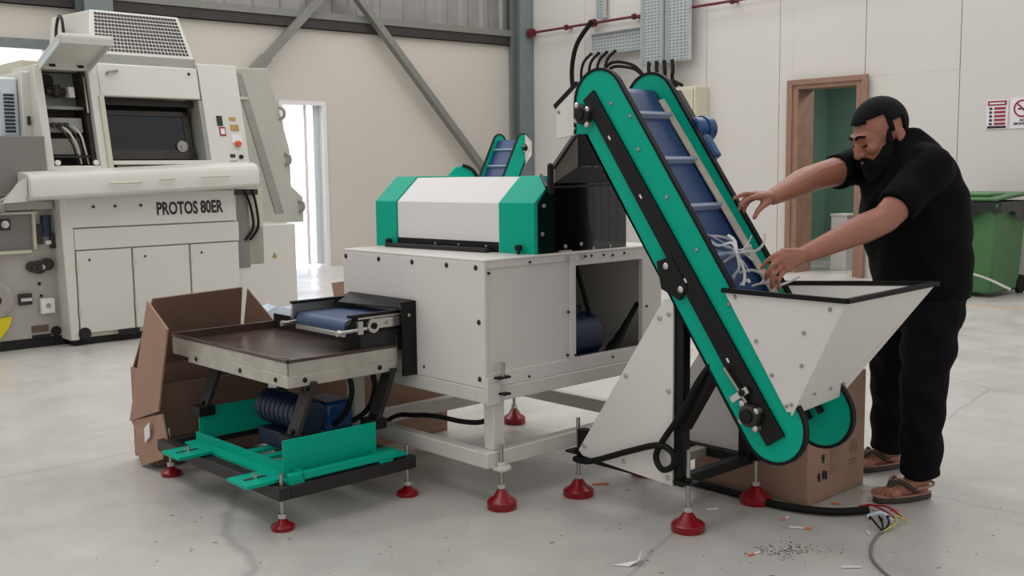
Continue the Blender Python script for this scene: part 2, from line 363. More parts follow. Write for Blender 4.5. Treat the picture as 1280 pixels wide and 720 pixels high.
cable('power_cable', [(1.9, -.2, 3.62), (1.62, -.25, 3.3), (1.5, -.25, 2.9), (1.5, -.2, 2.4), (1.5, -.08, 1.2), (1.5, -.08, .04)], .036, 'thick black cable arching down from the narrow tray')
for i in range(2):
    cable('power_cable', [(2.16+.07*i, -.2, 2.3), (2.2+.07*i, -.3, 2.68), (2.42+.04*i, -.36, 2.92-.06*i), (2.72, -.34, 2.92-.06*i), (2.95, -.28, 2.80-.03*i), (3.05, -.2, 2.5), (3.05, -.1, 1.6), (3.05-.06*i, -.1, .03)], .024, ['outer', 'inner'][i]+' of two black cables arching between the two green conveyor plates', group='cables arching behind the conveyor')
t = thing('electrical_cabinet', 'beige electrical wall cabinet below the cable trays', 'cabinet', 'R', (3.7, -.3, 1.2))
part('body', MB().box((3.38, -.30, 1.25), (4.02, -.004, 2.5)), 'panel_beige', t, .01)
part('door', MB().box((3.40, -.33, 1.28), (3.99, -.302, 2.47)), 'panel_beige', t, .008); part('handle', MB().box((3.45, -.35, 1.8), (3.48, -.33, 1.95)), 'black', t, .003)
# signs
t = thing('safety_sign', 'red and white safety notice with five red bars on the wall', 'sign', 'R', (8.09, 0, 1.77))
part('board', MB().box((7.97, -.012, 1.77), (8.21, 0, 2.09)), 'sign_white', t, .001)
part('header', MB().box((7.985, -.016, 2.03), (8.195, -.012, 2.08)), 'sign_red', t); part('header_text', MB().box((8.005, -.018, 2.045), (8.175, -.016, 2.062)), 'sign_white', t)
part('footer', MB().box((7.985, -.016, 1.78), (8.195, -.012, 1.805)), 'ink', t)
for i in range(5):
    z = 1.985-i*.042
    part('bar', MB().box((8.06, -.016, z), (8.185, -.012, z+.024)), 'sign_red', t); part('pictogram', MB().prism([(8.0, -.012, z), (8.04, -.012, z), (8.03, -.012, z+.025), (8.01, -.012, z+.025)], (0, -.004, 0)), 'ink', t)
t = thing('no_smoking_sign', 'white no-smoking sign with red ring and slash on the wall', 'sign', 'R', (8.4, 0, 1.77))
part('board', MB().box((8.235, -.012, 1.77), (8.50, 0, 2.1)), 'sign_white', t, .001)
ring = MB(); cx, cz = 8.367, 1.985
for i in range(32):
    a, b = 2*math.pi*i/32, 2*math.pi*(i+1)/32
    ring.prism([(cx+r*math.cos(q), -.012, cz+r*math.sin(q)) for r, q in ((.095, a), (.095, b), (.078, b), (.078, a))], (0, -.004, 0))
part('red_ring', ring, 'sign_red', t); part('slash', MB().beam((cx-.06, -.0145, cz+.06), (cx+.06, -.0145, cz-.06), .004, .016, (1, 0, 1)), 'sign_red', t)
part('cigarette', MB().box((cx-.05, -.0135, cz-.012), (cx+.04, -.012, cz+.004)), 'ink', t)
def text(body, size, loc, rot, m, parent, bold=0, name='lettering', sx=1):
    c = bpy.data.curves.new(name, 'FONT'); c.body = body; c.size = size; c.extrude = .001; c.offset = bold; c.align_x = 'LEFT'; c.resolution_u = 3
    o = bpy.data.objects.new('tmp', c); C.objects.link(o); dg = bpy.context.evaluated_depsgraph_get(); me = bpy.data.meshes.new_from_object(o.evaluated_get(dg))
    bpy.data.objects.remove(o); me.materials.clear(); me.materials.append(MATS[m]); r = parent
    while r.parent: r = r.parent
    q = bpy.data.objects.new(name, me); C.objects.link(q); q.parent = parent; q.location = Vector(loc)-OFF[r.name]; q.rotation_euler = rot; q.scale = (sx, 1, 1)
    return q
text('NO', .04, (8.34, -.0135, 1.845), (R(90), 0, 0), 'ink', t, .001); text('SMOKING', .036, (8.275, -.0135, 1.81), (R(90), 0, 0), 'ink', t, .001)
# wheelie bin
t = thing('wheelie_bin', 'green wheelie bin lined with a black bag against the wall', 'bin', 'R', (8.25, -.55, 0))
bx, by = 8.28, -.62
def frus(x0, x1, y0, y1, z0, z1, k):
    return MB().add([(x0+k, y0+k, z0), (x1-k, y0+k, z0), (x1-k, y1-k, z0), (x0+k, y1-k, z0), (x0, y0, z1), (x1, y0, z1), (x1, y1, z1), (x0, y1, z1)],
                    [(3,2,1,0),(4,5,6,7),(0,1,5,4),(1,2,6,5),(2,3,7,6),(3,0,4,7)])
part('body', frus(bx-.3, bx+.3, by-.36, by+.36, .04, .98, .045), 'bin_green', t, .03)
part('rim', MB().box((bx-.33, by-.39, .93), (bx+.33, by+.39, .98)), 'bin_green', t, .012)
bagm = MB(); n = 40; top = []; bot = []
for i in range(n):
    a = 2*math.pi*i/n; c, s_ = math.cos(a), math.sin(a); k = 1/max(abs(c)/.345, abs(s_)/.405)
    top.append((bx+c*k, by+s_*k, 1.0)); dz = .86-.05*math.sin(3*a+.5)-.03*math.sin(7*a); bot.append((bx+c*k*1.03, by+s_*k*1.03, dz))
ins = [(bx+(p[0]-bx)*.9, by+(p[1]-by)*.9, .95) for p in top]
bagm.add(bot+top+ins, [(j*n+i, j*n+(i+1) % n, (j+1)*n+(i+1) % n, (j+1)*n+i) for j in range(2) for i in range(n)]+[tuple(range(2*n, 3*n))])
part('bin_liner', bagm, 'bag', t)
lid = part('lid', MB().prism([(bx-.33, by-.4, 1.01), (bx+.33, by-.4, 1.01), (bx+.33, by+.1, 1.05), (bx+.33, by+.4, 1.06), (bx-.33, by+.4, 1.06), (bx-.33, by+.1, 1.05)], (0, 0, .03)), 'bin_green', t, .01)
part('lid_ridge', MB().box((bx-.2, by-.3, 1.05), (bx+.2, by+.3, 1.085)), 'bin_green', lid, .01)
part('guard_bar', MB().tube([(bx-.40, by-.1, .27), (bx-.36, by-.40, .27), (bx-.1, by-.44, .27), (bx+.2, by-.44, .24), (bx+.5, by-.40, .12)], .014, 8, 5), 'steel_bright', t)
for s_ in (-1, 1): part('wheel', MB().cyl((bx+s_*.25-.02, by+.36, .1), (bx+s_*.25+.02, by+.36, .1), .1, n=20), 'black_rubber', t)
solo('floor_line', MB().box((8.0, -1.55, 0), (10.5, -1.51, .0015)), 'orange_line', 'faded orange line painted on the floor before the bin', 'floor marking', 'R', (8.5, -1.53, 0))
# ================================================================ separator machine (white cabinet with hood)
sep = thing('separator_machine', 'white separator machine cabinet with green-ended white hood on tube frame', 'machine', 'M', (.55, .5, 0))
U1, V1, ZT = 1.13, 1.0, 1.03
part('front_panel', MB().box((0, 0, .508), (.016, V1, ZT-.004)), 'white', sep, .003)
part('top_panel', MB().box((0, 0, ZT-.004), (U1, V1, ZT+.006)), 'white', sep, .003)
part('rear_panel', MB().box((U1-.016, .016, .508), (U1, V1, ZT-.004)), 'white', sep, .003)
part('far_panel', MB().box((.016, V1-.016, .508), (U1-.016, V1, ZT-.004)), 'white', sep, .003)
part('floor_plate', MB().box((.016, .02, .508), (U1-.016, V1-.016, .522)), 'white_frame', sep)
part('partition_panel', MB().box((.516, .03, .522), (.526, .62, ZT-.004)), 'white', sep)
part('side_panel', MB().box((.016, .012, .522), (.506, .024, .998)), 'white', sep, .002)
for q in (((.016, .004, .998), (U1, .03, ZT-.004)), ((.016, .004, .508), (U1, .03, .566)), ((.506, .002, .566), (.538, .03, .998)), ((.992, .004, .566), (U1, .03, .998))):
    part('side_rail', MB().box(*q), 'white', sep, .002)
part('side_rail', MB().box((.538, .004, .975), (.992, .03, .998)), 'white', sep, .002)
for v in (.05, .235, .47, .715, .975): screw(sep, (0, v, 1.002), '-u', .011, 'charcoal')
for z in (.78, .545): screw(sep, (0, .035, z), '-u', .011, 'charcoal')
screw(sep, (0, .4, .55), '-u', .006, 'charcoal')
for u_, z in ((.03, .98), (.25, .525), (.492, .775), (.485, .585), (.53, .58), (.26, 1.01), (.6, 1.012), (.64, 1.012), (.72, 1.01), (.78, 1.005), (.86, 1.01), (.78, .54), (1.02, .75), (1.0, .53)): screw(sep, (u_, .003, z), '-v', .006, 'charcoal')
for u_ in (.48, .57): part('hinge', MB().box((u_, -.004, 1.0), (u_+.014, .006, 1.03)), 'steel_dull', sep, .002)
# inside the open bay: blue motor, black cables, a green fan housing
part('bay_wall', MB().box((.53, .6, .522), (1.11, .61, 1.02)), 'plate_grey', sep)
mo = part('motor', MB().cyl((.56, .15, .635), (.77, .15, .635), .105, n=24).cyl((.77, .15, .635), (.79, .15, .635), .09, n=24).box((.58, .07, .522), (.75, .23, .56)), 'motor_dark', sep, .006)
part('terminal_box', MB().box((.61, .12, .73), (.70, .20, .775)), 'motor_dark', mo, .006)
part('fan_housing', MB().cyl((.56, .25, .93), (.56, .4, .93), .09, n=20), 'green_dark', sep, .004)
part('drive_belt', MB().tube([(.63, .1, .99), (.72, .1, .76), (.75, .1, .66)], .011, 8, 4), 'black_rubber', sep)
part('drive_belt', MB().tube([(.61, .1, .99), (.57, .1, .86), (.55, .1, .70)], .011, 8, 4), 'black_rubber', sep)
for k in range(4): part('cable', MB().tube([(1.02, .06+.03*k, .76-.05*k), (.95, .06+.03*k, .68-.035*k), (.89, .055+.02*k, .60-.01*k), (.80, .04+.012*k, .545), (.62, .036+.008*k, .536)], .012, 8, 5), 'black_rubber', sep)
for k, (a, b) in enumerate(((.57, .12), (.66, .06), (.8, .07), (.9, .12), (.74, .16))): part('paper_scrap', MB().box((a, b, .523), (a+.08, b+.06, .526)), 'white_paper', sep)
# tube frame
def fbeam(lo, hi, n='frame_beam'): return part(n, MB().box(lo, hi), 'white_frame', sep, .005)
for zz in ((.445, .507), (.172, .238)):
    fbeam((0, .06, zz[0]), (.06, V1, zz[1])); fbeam((U1-.06, .06, zz[0]), (U1, V1, zz[1])); fbeam((0, 0, zz[0]), (U1, .06, zz[1])); fbeam((.06, V1-.06, zz[0]), (U1-.06, V1, zz[1]))
for u_, v in ((.05, .01), (U1-.06, .0), (.0, V1-.06), (U1-.06, V1-.06)): fbeam((u_, v, .238), (u_+.062, v+.062, .445), 'frame_leg')
br = part('bracket', MB().box((.0, -.012, .44), (.075, .0, .555)), 'white_frame', sep, .002)
part('bracket_plate', MB().box((.035, -.045, .548), (.1, -.012, .556)), 'black', br); part('bracket_plate', MB().box((.06, -.045, .478), (.1, -.012, .486)), 'black', br)
part('bolt', MB().cyl((.068, -.03, .55), (.068, -.03, .60), .008, n=10).cyl((.068, -.03, .60), (.068, -.03, .612), .013, n=6), 'steel', br)
for u_, v in ((.063, -.02), (U1-.02, V1+.02), (U1-.02, -.02), (0.02, V1+.02)):
    foot(sep, u_, v, .27, .062, .085)
    part('foot_plate', MB().cyl((u_, v, .168), (u_, v, .178), .04, n=16).cyl((u_, v, .155), (u_, v, .195), .018, n=6), 'white_frame', sep)
part('hanging_cable', MB().tube([(.085, .02, .45), (.085, .03, .40), (.075, .10, .345), (.065, .22, .325), (.06, .4, .32), (.06, .55, .30), (.07, .75, .25), (.1, 1.1, .02), (.14, 1.14, .014)], .011, 8, 5), 'black_rubber', sep)
# hood: skewed slightly, front line from (.32,.03) to (.235,1.03)
HD = Vector((-.093, .9957, 0)); HN = Vector((HD.y, -HD.x, 0)); HO = Vector((.32, .03, ZT+.006))
def hp(a, b, z): return HO+HD*a+HN*b+Vector((0, 0, z))
def hoodprofile(a0, a1, grow=0, front0=0):
    pr = [(front0-grow, 0), (-grow, .215), (.135, .325+grow), (.42, .325+grow), (.42, 0)]
    return MB().prism([hp(a0, b, z) for b, z in pr], HD*(a1-a0))
hood = part('hood_panel', hoodprofile(.205, .86), 'hood_white', sep, .003)
part('hood_core', MB().prism([hp(.03, b, z) for b, z in ((.03, 0), (.03, .2), (.16, .30), (.4, .30), (.4, 0))], HD*.95), 'black', sep)
pr_ = [(-.006, 0, 0), (-.006, .217, 0), (.07, .278, 0), (.138, .331, .085), (.42, .331, .085), (.42, 0, 0)]; nq = len(pr_)
e1 = part('hood_end', MB().add([hp(a_, b_, z_) for b_, z_, a_ in pr_]+[hp(.203, b_, z_) for b_, z_, a_ in pr_], [(0, 1, 2, 5), (2, 3, 4, 5), tuple(range(nq, 2*nq))]+[(i, (i+1) % nq, (i+1) % nq+nq, i+nq) for i in range(nq)]), 'green', sep, .002)
part('hood_end', hoodprofile(.862, 1.01, .006), 'green', sep, .003)
part('corner_strip', MB().beam(hp(.0, .075, .283), hp(.085, .142, .335), .012, .008), 'charcoal', e1)
part('base_strip', MB().prism([hp(.21, -.004, 0), hp(.21, -.004, .045), hp(.21, .01, .045), hp(.21, .01, 0)], HD*.645), 'black', sep)
part('rail', MB().prism([hp(.24, -.05, 0), hp(.24, -.05, .02), hp(.24, -.02, .02), hp(.24, -.02, 0)], HD*.66), 'charcoal', sep, .003)
for a in (.07, .895):
    p_ = hp(a, -.03, 0); part('knob', MB().lathe(p_, (0, 0, 1), [(0, .008), (.015, .008), (.016, .016), (.036, .017), (.04, .012)], 14), 'black', sep)
for a in (.28, .45, .6): screw(sep, hp(a, -.005, .025), '-u', .006, 'steel')
# smoked acrylic end cover with dark chute
part('acrylic_cover', MB().prism([(.335, .03, ZT+.006), (.905, .03, ZT+.006), (.905, .03, 1.20), (.82, .03, 1.335), (.44, .03, 1.335), (.39, .03, 1.31), (.335, .03, 1.25)], (0, .012, 0)), 'acrylic', sep, .001)
part('dark_backing', MB().prism([(.34, .05, ZT+.008), (.70, .05, ZT+.008), (.69, .05, 1.08), (.655, .05, 1.14), (.62, .05, 1.24), (.60, .05, 1.31), (.42, .05, 1.31), (.345, .05, 1.24)], (0, .85, 0)), 'black', sep, .004)  # black block added inside so the smoked cover looks dark
part('cover_rear', MB().prism([(.34, .90, ZT+.008), (.89, .90, ZT+.008), (.89, .90, 1.2), (.80, .90, 1.32), (.42, .90, 1.32), (.345, .90, 1.24)], (0, .012, 0)), 'charcoal', sep)
part('cover_seam', MB().beam((.40, .027, 1.318), (.81, .027, 1.322), .006, .008), 'charcoal', sep)
part('baffle', MB().prism([(.435, .028, 1.335), (.585, .028, 1.405), (.73, .028, 1.405), (.82, .028, 1.335)], (0, .02, 0)), 'charcoal', sep, .002)
part('chute_side', MB().prism([(.44, .03, 1.338), (.44, .03, 1.40), (.585, .03, 1.55), (.585, .03, 1.408)], (0, .012, 0)), 'chute_metal', sep)
part('chute_edge', MB().beam((.435, .036, 1.40), (.585, .036, 1.552), .02, .014), 'black', sep)
part('chute_front', MB().box((.587, .028, 1.406), (.74, .045, 1.553)), 'black', sep, .002)
part('handle', MB().cap((.395, .012, 1.30), (.395, .012, 1.408), .014, .014), 'black', sep)
for u_, z in ((.37, 1.24), (.36, 1.12), (.50, 1.06), (.60, 1.065), (.68, 1.04), (.79, 1.045)): screw(sep, (u_, .028, z), '-v', .009, 'steel')
part('hinge_strip', MB().box((.46, .018, 1.036), (.53, .03, 1.044)), 'steel_dull', sep)
# outfeed belt conveyor through the front panel
of = part('outfeed_rail', MB().prism([(.0, .5, .72), (.0, .5, .795), (-.30, .5, .785), (-.335, .5, .755), (-.33, .5, .715), (-.26, .5, .715)], (0, -.012, 0)), 'black', sep, .002, 'black edged steel side rail')
part('rail_face', MB().box((-.19, .486, .73), (-.06, .489, .772)), 'steel_bright', of)
part('rail_strip', MB().box((-.28, .484, .776), (0, .488, .784)), 'steel_dull', of); part('rail_cap', MB().box((-.325, .482, .786), (0, .502, .798)), 'black', of)
fr = part('outfeed_rail', MB().prism([(.0, .9, .72), (.0, .9, .825), (-.34, .9, .815), (-.345, .9, .75), (-.27, .9, .72)], (0, .012, 0)), 'steel', sep, .002)
part('rail_cap', MB().box((-.345, .89, .815), (0, .916, .826)), 'black', fr)
part('outfeed_belt', MB().box((-.3, .512, .772), (.0, .888, .776)).cyl((-.30, .512, .744), (-.30, .888, .744), .032, n=20).box((-.3, .512, .712), (.0, .888, .716)), 'belt_light', sep, 0, 'blue belt')
part('scraper', MB().box((-.336, .512, .705), (-.325, .888, .725)), 'steel_bright', sep, .002)
for v in (.482, .918):
    b_ = part('tensioner', MB().cyl((-.21, v-.012, .745), (-.21, v+.004, .745), .03, n=18), 'steel_bright', sep)
    part('tension_bolt', MB().cyl((-.385, v, .73), (-.24, v, .735), .008, n=10).cyl((-.39, v, .73), (-.375, v, .73), .014, n=6).box((-.29, v-.012, .715), (-.265, v+.012, .77)), 'steel_bright', b_)
    part('tension_hub', MB().cyl((-.21, v-.018, .745), (-.21, v-.012, .745), .014, n=14), 'black', b_)
part('outfeed_hood', MB().prism([(-.02, .45, .835), (-.02, .92, .835), (-.02, .92, .80), (-.02, .45, .80)], (.02, 0, 0)).prism([(-.02, .45, .80), (-.09, .45, .80), (-.02, .45, .835)], (0, .012, 0)).prism([(-.02, .45, .835), (-.02, .92, .835), (-.13, .92, .80), (-.06, .45, .80)], (0, 0, .006)), 'black', sep, .002)
part('outfeed_post', MB().box((-.075, .448, .51), (0, .462, .835)), 'black', sep, .002); part('outfeed_post', MB().box((-.075, .905, .51), (0, .92, .80)), 'black', sep, .002)
part('outfeed_skirt', MB().box((-.26, .495, .62), (0, .505, .715)), 'charcoal', sep); screw(sep, (-.135, .486, .752), '-v', .009, 'steel'); screw(sep, (-.04, .448, .775), '-v', .008, 'steel')

# ================================================================ vibrating table
vib = thing('vibrating_table', 'vibrating steel tray table on green base with black frame and red feet', 'machine', 'M', (-.4, .95, 0))
TU0, TU1, TV0, TV1 = -.625, -.075, .485, 1.51
def vbeam(lo, hi): return part('frame_beam', MB().box(lo, hi), 'charcoal', vib, .004)
vbeam((-.755, .36, .125), (-.70, 1.44, .178)); vbeam((-.14, .36, .125), (-.085, 1.44, .178)); vbeam((-.70, .36, .125), (-.14, .415, .178)); vbeam((-.70, 1.385, .125), (-.14, 1.44, .178))
for u_, v in ((-.722, .40), (-.70, 1.425), (-.105, .40), (-.105, 1.42)): foot(vib, u_, v, .225, .047, .045)
part('base_channel', MB().prism([(-.70, .37, .178), (-.70, .37, .188), (-.645, .37, .188), (-.645, .37, .225), (-.635, .37, .225), (-.635, .37, .178)], (0, .90, 0)), 'green', vib)
part('base_channel', MB().prism([(-.20, .37, .178), (-.20, .37, .188), (-.26, .37, .188), (-.26, .37, .225), (-.27, .37, .225), (-.27, .37, .178)], (0, .90, 0)), 'green', vib)
part('base_lip', MB().prism([(-.70, .37, .188), (-.70, .40, .188), (-.18, .40, .188), (-.18, .37, .188)], (0, 0, .03)), 'green', vib, .003)
part('side_plate', MB().prism([(-.685, .44, .19), (-.235, .44, .19), (-.235, .44, .34), (-.685, .44, .34)], (0, .008, 0)), 'green', vib, .002)
part('side_plate', MB().prism([(-.635, 1.25, .19), (-.20, 1.25, .19), (-.20, 1.25, .335), (-.635, 1.25, .335)], (0, .008, 0)), 'green', vib, .002)
for v in (.6, .72, .84): part('motor_rail', MB().box((-.62, v, .19), (-.28, v+.05, .205)), 'green', vib, .002)
for v0 in (.42, 1.0):
    pl_ = part('mount_plate', MB().box((-.86, v0, .183), (-.70, v0+.16, .198)), 'green', vib, .002)
    part('bolt', MB().cyl((-.78, v0+.08, .198), (-.78, v0+.08, .215), .012, n=6), 'steel_bright', pl_); part('slot', MB().box((-.83, v0+.07, .198), (-.73, v0+.09, .199)), 'dark_hole', pl_)
part('mount_plate', MB().box((-.20, .38, .183), (-.12, .52, .198)), 'green', vib, .002)
for u_ in (-.60, -.16):
    for v0, dv in ((.47, .12), (1.22, .12)):
        pass
# leaf springs: leaning from the base up to the tray
for u_, v_ in ((-.60, .455), (-.60, 1.22), (-.20, .455), (-.20, 1.22)):
    p0 = Vector((u_-.02, v_, .33)); p1 = Vector((u_+.075, v_, .55))
    sp = part('leaf_spring', MB().prism([p0, p0+Vector((.022, 0, 0)), p1+Vector((.022, 0, 0)), p1], (0, .075, 0)), 'charcoal', vib, .002)
    for k in (.12, .88): q = p0.lerp(p1, k); part('clamp_bolt', MB().cyl(q+Vector((-.012, .03, 0)), q+Vector((.03, .03, 0)), .011, n=6), 'black', sp)
    part('spring_foot', MB().box((u_-.05, v_-.005, .30), (u_+.03, v_+.08, .345)), 'black', vib, .003)
vm = part('drive_motor', MB().cyl((-.42, .66, .36), (-.42, 1.0, .36), .075, n=24).cyl((-.42, .63, .36), (-.42, .66, .36), .07, n=24).box((-.50, .70, .205), (-.34, .96, .28)), 'motor_dark', vib, .006)
for k in range(8): part('cooling_fin', MB().cyl((-.42, .68+.038*k, .36), (-.42, .70+.038*k, .36), .078, n=24), 'motor_dark', vm)
part('gear_motor', MB().box((-.34, .66, .27), (-.19, .86, .40)), 'motor_blue', vib, .02); part('shaft', MB().cyl((-.215, .71, .33), (-.19, .71, .33), .03, n=14), 'steel', vib)
for k in range(2): part('cable', MB().tube([(-.28+.12*k, .58, .56), (-.27+.12*k, .56, .46), (-.28+.12*k, .6, .36), (-.3+.1*k, .66, .3)], .012, 8, 5), 'black_rubber', vib)
# tray
part('tray_floor', MB().box((TU0+.01, TV0+.01, .612), (TU1, TV1, .618)), 'tray', vib)
def skirt(lo, hi): return part('skirt', MB().box(lo, hi), 'steel_dull', vib, .002)
s1 = skirt((TU0, TV0, .555), (TU0+.008, TV1, .638)); s2 = skirt((TU0, TV0, .555), (TU1, TV0+.008, .638)); s3 = skirt((TU1-.008, TV0, .555), (TU1, TV1, .638))
s1b = part('skirt_bracket', MB().box((TU0-.006, TV0, .535), (TU0+.004, TV1-.17, .585)), 'steel_dull', s1, .002); part('skirt_bracket', MB().box((TU0-.006, TV0-.006, .535), (TU1-.02, TV0+.004, .582)), 'steel_dull', s2, .002)
for v in (.57, .86, 1.26): screw(s1, (TU0-.006, v, .56), '-u', .011, 'black')
for u_ in (-.55, -.18): screw(s2, (u_, TV0-.006, .56), '-v', .011, 'black')
part('tray_rim', MB().box((TU0-.004, TV0-.004, .636), (TU0+.012, TV1, .65)), 'tray', vib, .003); part('tray_rim', MB().box((TU0-.004, TV0-.004, .636), (TU1, TV0+.012, .65)), 'tray', vib, .003)
part('tray_rim', MB().box((TU1-.01, TV0, .616), (TU1+.002, TV1, .69)), 'charcoal', vib, .003)
part('tray_rim', MB().box((TU0, TV1-.012, .616), (TU1, TV1, .655)), 'tray', vib, .003)
part('wear_strip', MB().prism([(-.56, .9, .6185), (-.50, .62, .6185), (-.49, .62, .6185), (-.55, .9, .6185)], (0, 0, .0015)), 'steel', vib)

# ================================================================ elevator conveyor
D2 = Vector((0, .83, 1.185)).normalized(); N2 = Vector((0, -D2.z, D2.y)); CB = Vector((0, -1.115, .475)); LC = 1.447
def cv(u_, a, b): return Vector((u_, 0, 0))+CB+D2*a+N2*b
def stadium(u_, r, k=14, flat=True):
    pts = []
    for i in range(k+1):
        t = (math.pi if not flat else R(145))*i/k; pts.append(cv(u_, LC+r*math.sin(t), r*math.cos(t)))
    if flat: pts += [Vector((u_, pts[-1].y, 1.535)), Vector((u_, -.165-(r-.125)-.048, 1.535))]
    for i in range(k+1):
        t = math.pi*i/k; pts.append(cv(u_, -r*math.sin(t), -r*math.cos(t)))
    return pts
def ribbon(path, off, w, du):        # closed strip following a closed path, thickness outward
    pass
def elevator_core(root, flat=True):
    for u0, du in ((.372, .012), (.69, .012)):
        sp = part('side_plate', MB().prism(stadium(u0, .125, flat=flat), (du, 0, 0)), 'green', root)
        o_ = stadium(u0-.004, .134, flat=flat); i_ = stadium(u0-.004, .123, flat=flat); mb = MB(); n = len(o_); e = Vector((.024, 0, 0))
        mb.add(o_+i_+[p+e for p in o_]+[p+e for p in i_], [f for i in range(n) for j in [(i+1) % n] for f in ((i, j, n+j, n+i), (2*n+i, 3*n+i, 3*n+j, 2*n+j), (i, 2*n+i, 2*n+j, j), (n+i, n+j, 3*n+j, 3*n+i))])
        part('edge_trim', mb, 'black_rubber', sp)
    rb = .06; mb = MB(); pts = []
    for i in range(17): t = math.pi*i/16; pts.append((LC+rb*math.sin(t), rb*math.cos(t)))
    for i in range(17): t = math.pi*i/16; pts.append((.16-rb*math.sin(t), -rb*math.cos(t)))
    n = len(pts); A = [cv(.386, a, b) for a, b in pts]; B = [cv(.688, a, b) for a, b in pts]
    part('belt', MB().add(A+B, [(i, (i+1) % n, (i+1) % n+n, i+n) for i in range(n)]+[tuple(range(n))[::-1], tuple(range(n, 2*n))]), 'belt', root, 0, 'dark blue belt')
    for k in range(7):
        a = 1.335-.222*k
        if a > .2: part('cleat', MB().prism([cv(.39, a-.012, rb-.002), cv(.39, a+.012, rb-.002), cv(.39, a+.008, rb+.022), cv(.39, a-.006, rb+.022)], (.285, 0, 0)), 'cleat', root)
    part('guide_strip', MB().prism([cv(.662, .15, .088), cv(.662, LC-.03, .062), cv(.688, LC-.03, .07), cv(.688, .15, .10)], N2*.006), 'aluminium', root)
con = thing('elevator_conveyor', 'steep green elevator conveyor with blue cleated belt and white feed hopper', 'conveyor', 'M', (.6, -.5, 0))
elevator_core(con)
# outer face details, near plate (u = .372)
bar = part('slotted_bar', MB().prism([cv(.358, -.045, -.055), cv(.358, LC+.05, -.055), cv(.358, LC+.05, .01), cv(.358, -.045, .03)], (.014, 0, 0)), 'black', con, .002)
for a in (.62, .28, 1.28, 1.0): part('slot', MB().prism([cv(.3572, a, -.030), cv(.3572, a+.018, -.030), cv(.3572, a+.018, -.022), cv(.3572, a, -.022)], (.001, 0, 0)), 'hood_white', bar)
def bearing(root, u_, a, b, s_=1, sign=-1, m='charcoal'):
    c = cv(u_, a, b); d = Vector((sign, 0, 0)); dia = [cv(u_, a+.062*s_, b), cv(u_, a, b+.045*s_), cv(u_, a-.062*s_, b), cv(u_, a, b-.045*s_)]
    h = part('bearing_housing', MB().prism(dia, d*.02).lathe(c, d, [(0, .042*s_), (.026, .04*s_), (.034, .034*s_)], 22), m, root, .003)
    part('shaft_end', MB().lathe(c, d, [(.03, .026*s_), (.042, .024*s_), (.044, .012*s_)], 18), 'black', h)
    for q in ((.05, .0), (-.05, 0), (0, .038), (0, -.038)): part('bolt', MB().lathe(cv(u_, a+q[0]*s_, b+q[1]*s_), d, [(0, .012), (.026, .012), (.03, .006)], 8), 'steel_bright', h)
bearing(con, .37, LC-.0, -.085, .95); bearing(con, .358, .075, -.045, 1, -1, 'dark_mech')
tb = part('tension_bracket', MB().prism([cv(.35, .145, -.085), cv(.35, .17, -.085), cv(.35, .17, .0), cv(.35, .145, .0)], (-.012, 0, 0)), 'steel_bright', con, .002)
part('tension_rod', MB().cyl(cv(.342, .12, -.03), cv(.342, .27, -.045), .006, n=10), 'steel', tb); part('tension_nut', MB().cyl(cv(.346, .158, -.025), cv(.332, .158, -.025), .013, n=6), 'black', tb)
for a, b in ((1.40, .05), (1.17, .06), (.94, .07), (.70, .075), (.46, .085), (.25, .09), (.1, .1), (1.3, .1)): screw(con, cv(.371, a, b), '-u', .008, 'steel')
part('pivot_bracket', MB().prism([cv(.352, .76, -.10), cv(.352, .74, -.03), cv(.352, .60, -.03), cv(.352, .58, -.09), cv(.352, .66, -.14)], (.02, 0, 0)), 'black', con, .003)
for a, b in ((.72, -.07), (.61, -.06)): screw(con, cv(.351, a, b), '-u', .013, 'steel_bright', 'bolt')
# discharge side plate at the head
dp = part('discharge_plate', MB().prism([(.374, -.165, 1.735), (.374, -.045, 1.655), (.374, -.045, 1.52), (.374, -.165, 1.535)], (.010, 0, 0)), 'white', con, .002, 'white discharge plate with black edge')
part('plate_edge', MB().beam((.379, -.165, 1.742), (.379, -.035, 1.652), .02, .014, (1, 0, 0)), 'black_rubber', dp)
for v, z in ((-.155, 1.70), (-.06, 1.63), (-.15, 1.62), (-.155, 1.56)): screw(dp, (.373, v, z), '-u', .007, 'steel')
part('discharge_plate', MB().prism([(.69, -.165, 1.735), (.69, -.045, 1.655), (.69, -.045, 1.42), (.69, -.165, 1.45)], (.010, 0, 0)), 'white', con, .002)
# far plate details
part('end_bearing', MB().prism([cv(.688, .0, -.06), cv(.688, .09, -.06), cv(.688, .09, -.04), cv(.688, .0, -.04)], (-.02, 0, 0)).prism([cv(.688, .0, .0), cv(.688, .09, .0), cv(.688, .09, .02), cv(.688, .0, .02)], (-.02, 0, 0)), 'black', con)
# geared motor on the far side of the head
part('motor_flange', MB().prism([cv(.705, 1.26, .06), cv(.705, 1.42, .06), cv(.705, 1.42, .135), cv(.705, 1.26, .135)], (.035, 0, 0)), 'charcoal', con, .004)
gm = part('gear_motor', MB().cyl(cv(.706, 1.245, .10), cv(.80, 1.245, .10), .05, n=22), 'motor_blue', con, .008)
part('motor_cowl', MB().lathe(cv(.775, 1.245, .10), (1, 0, 0), [(0, .055), (.045, .055), (.06, .044)], 22), 'motor_blue', gm)
part('gear_box', MB().prism([cv(.705, 1.08, .08), cv(.705, 1.19, .08), cv(.705, 1.19, .145), cv(.705, 1.08, .145)], (.05, 0, 0)), 'motor_blue', con, .012)
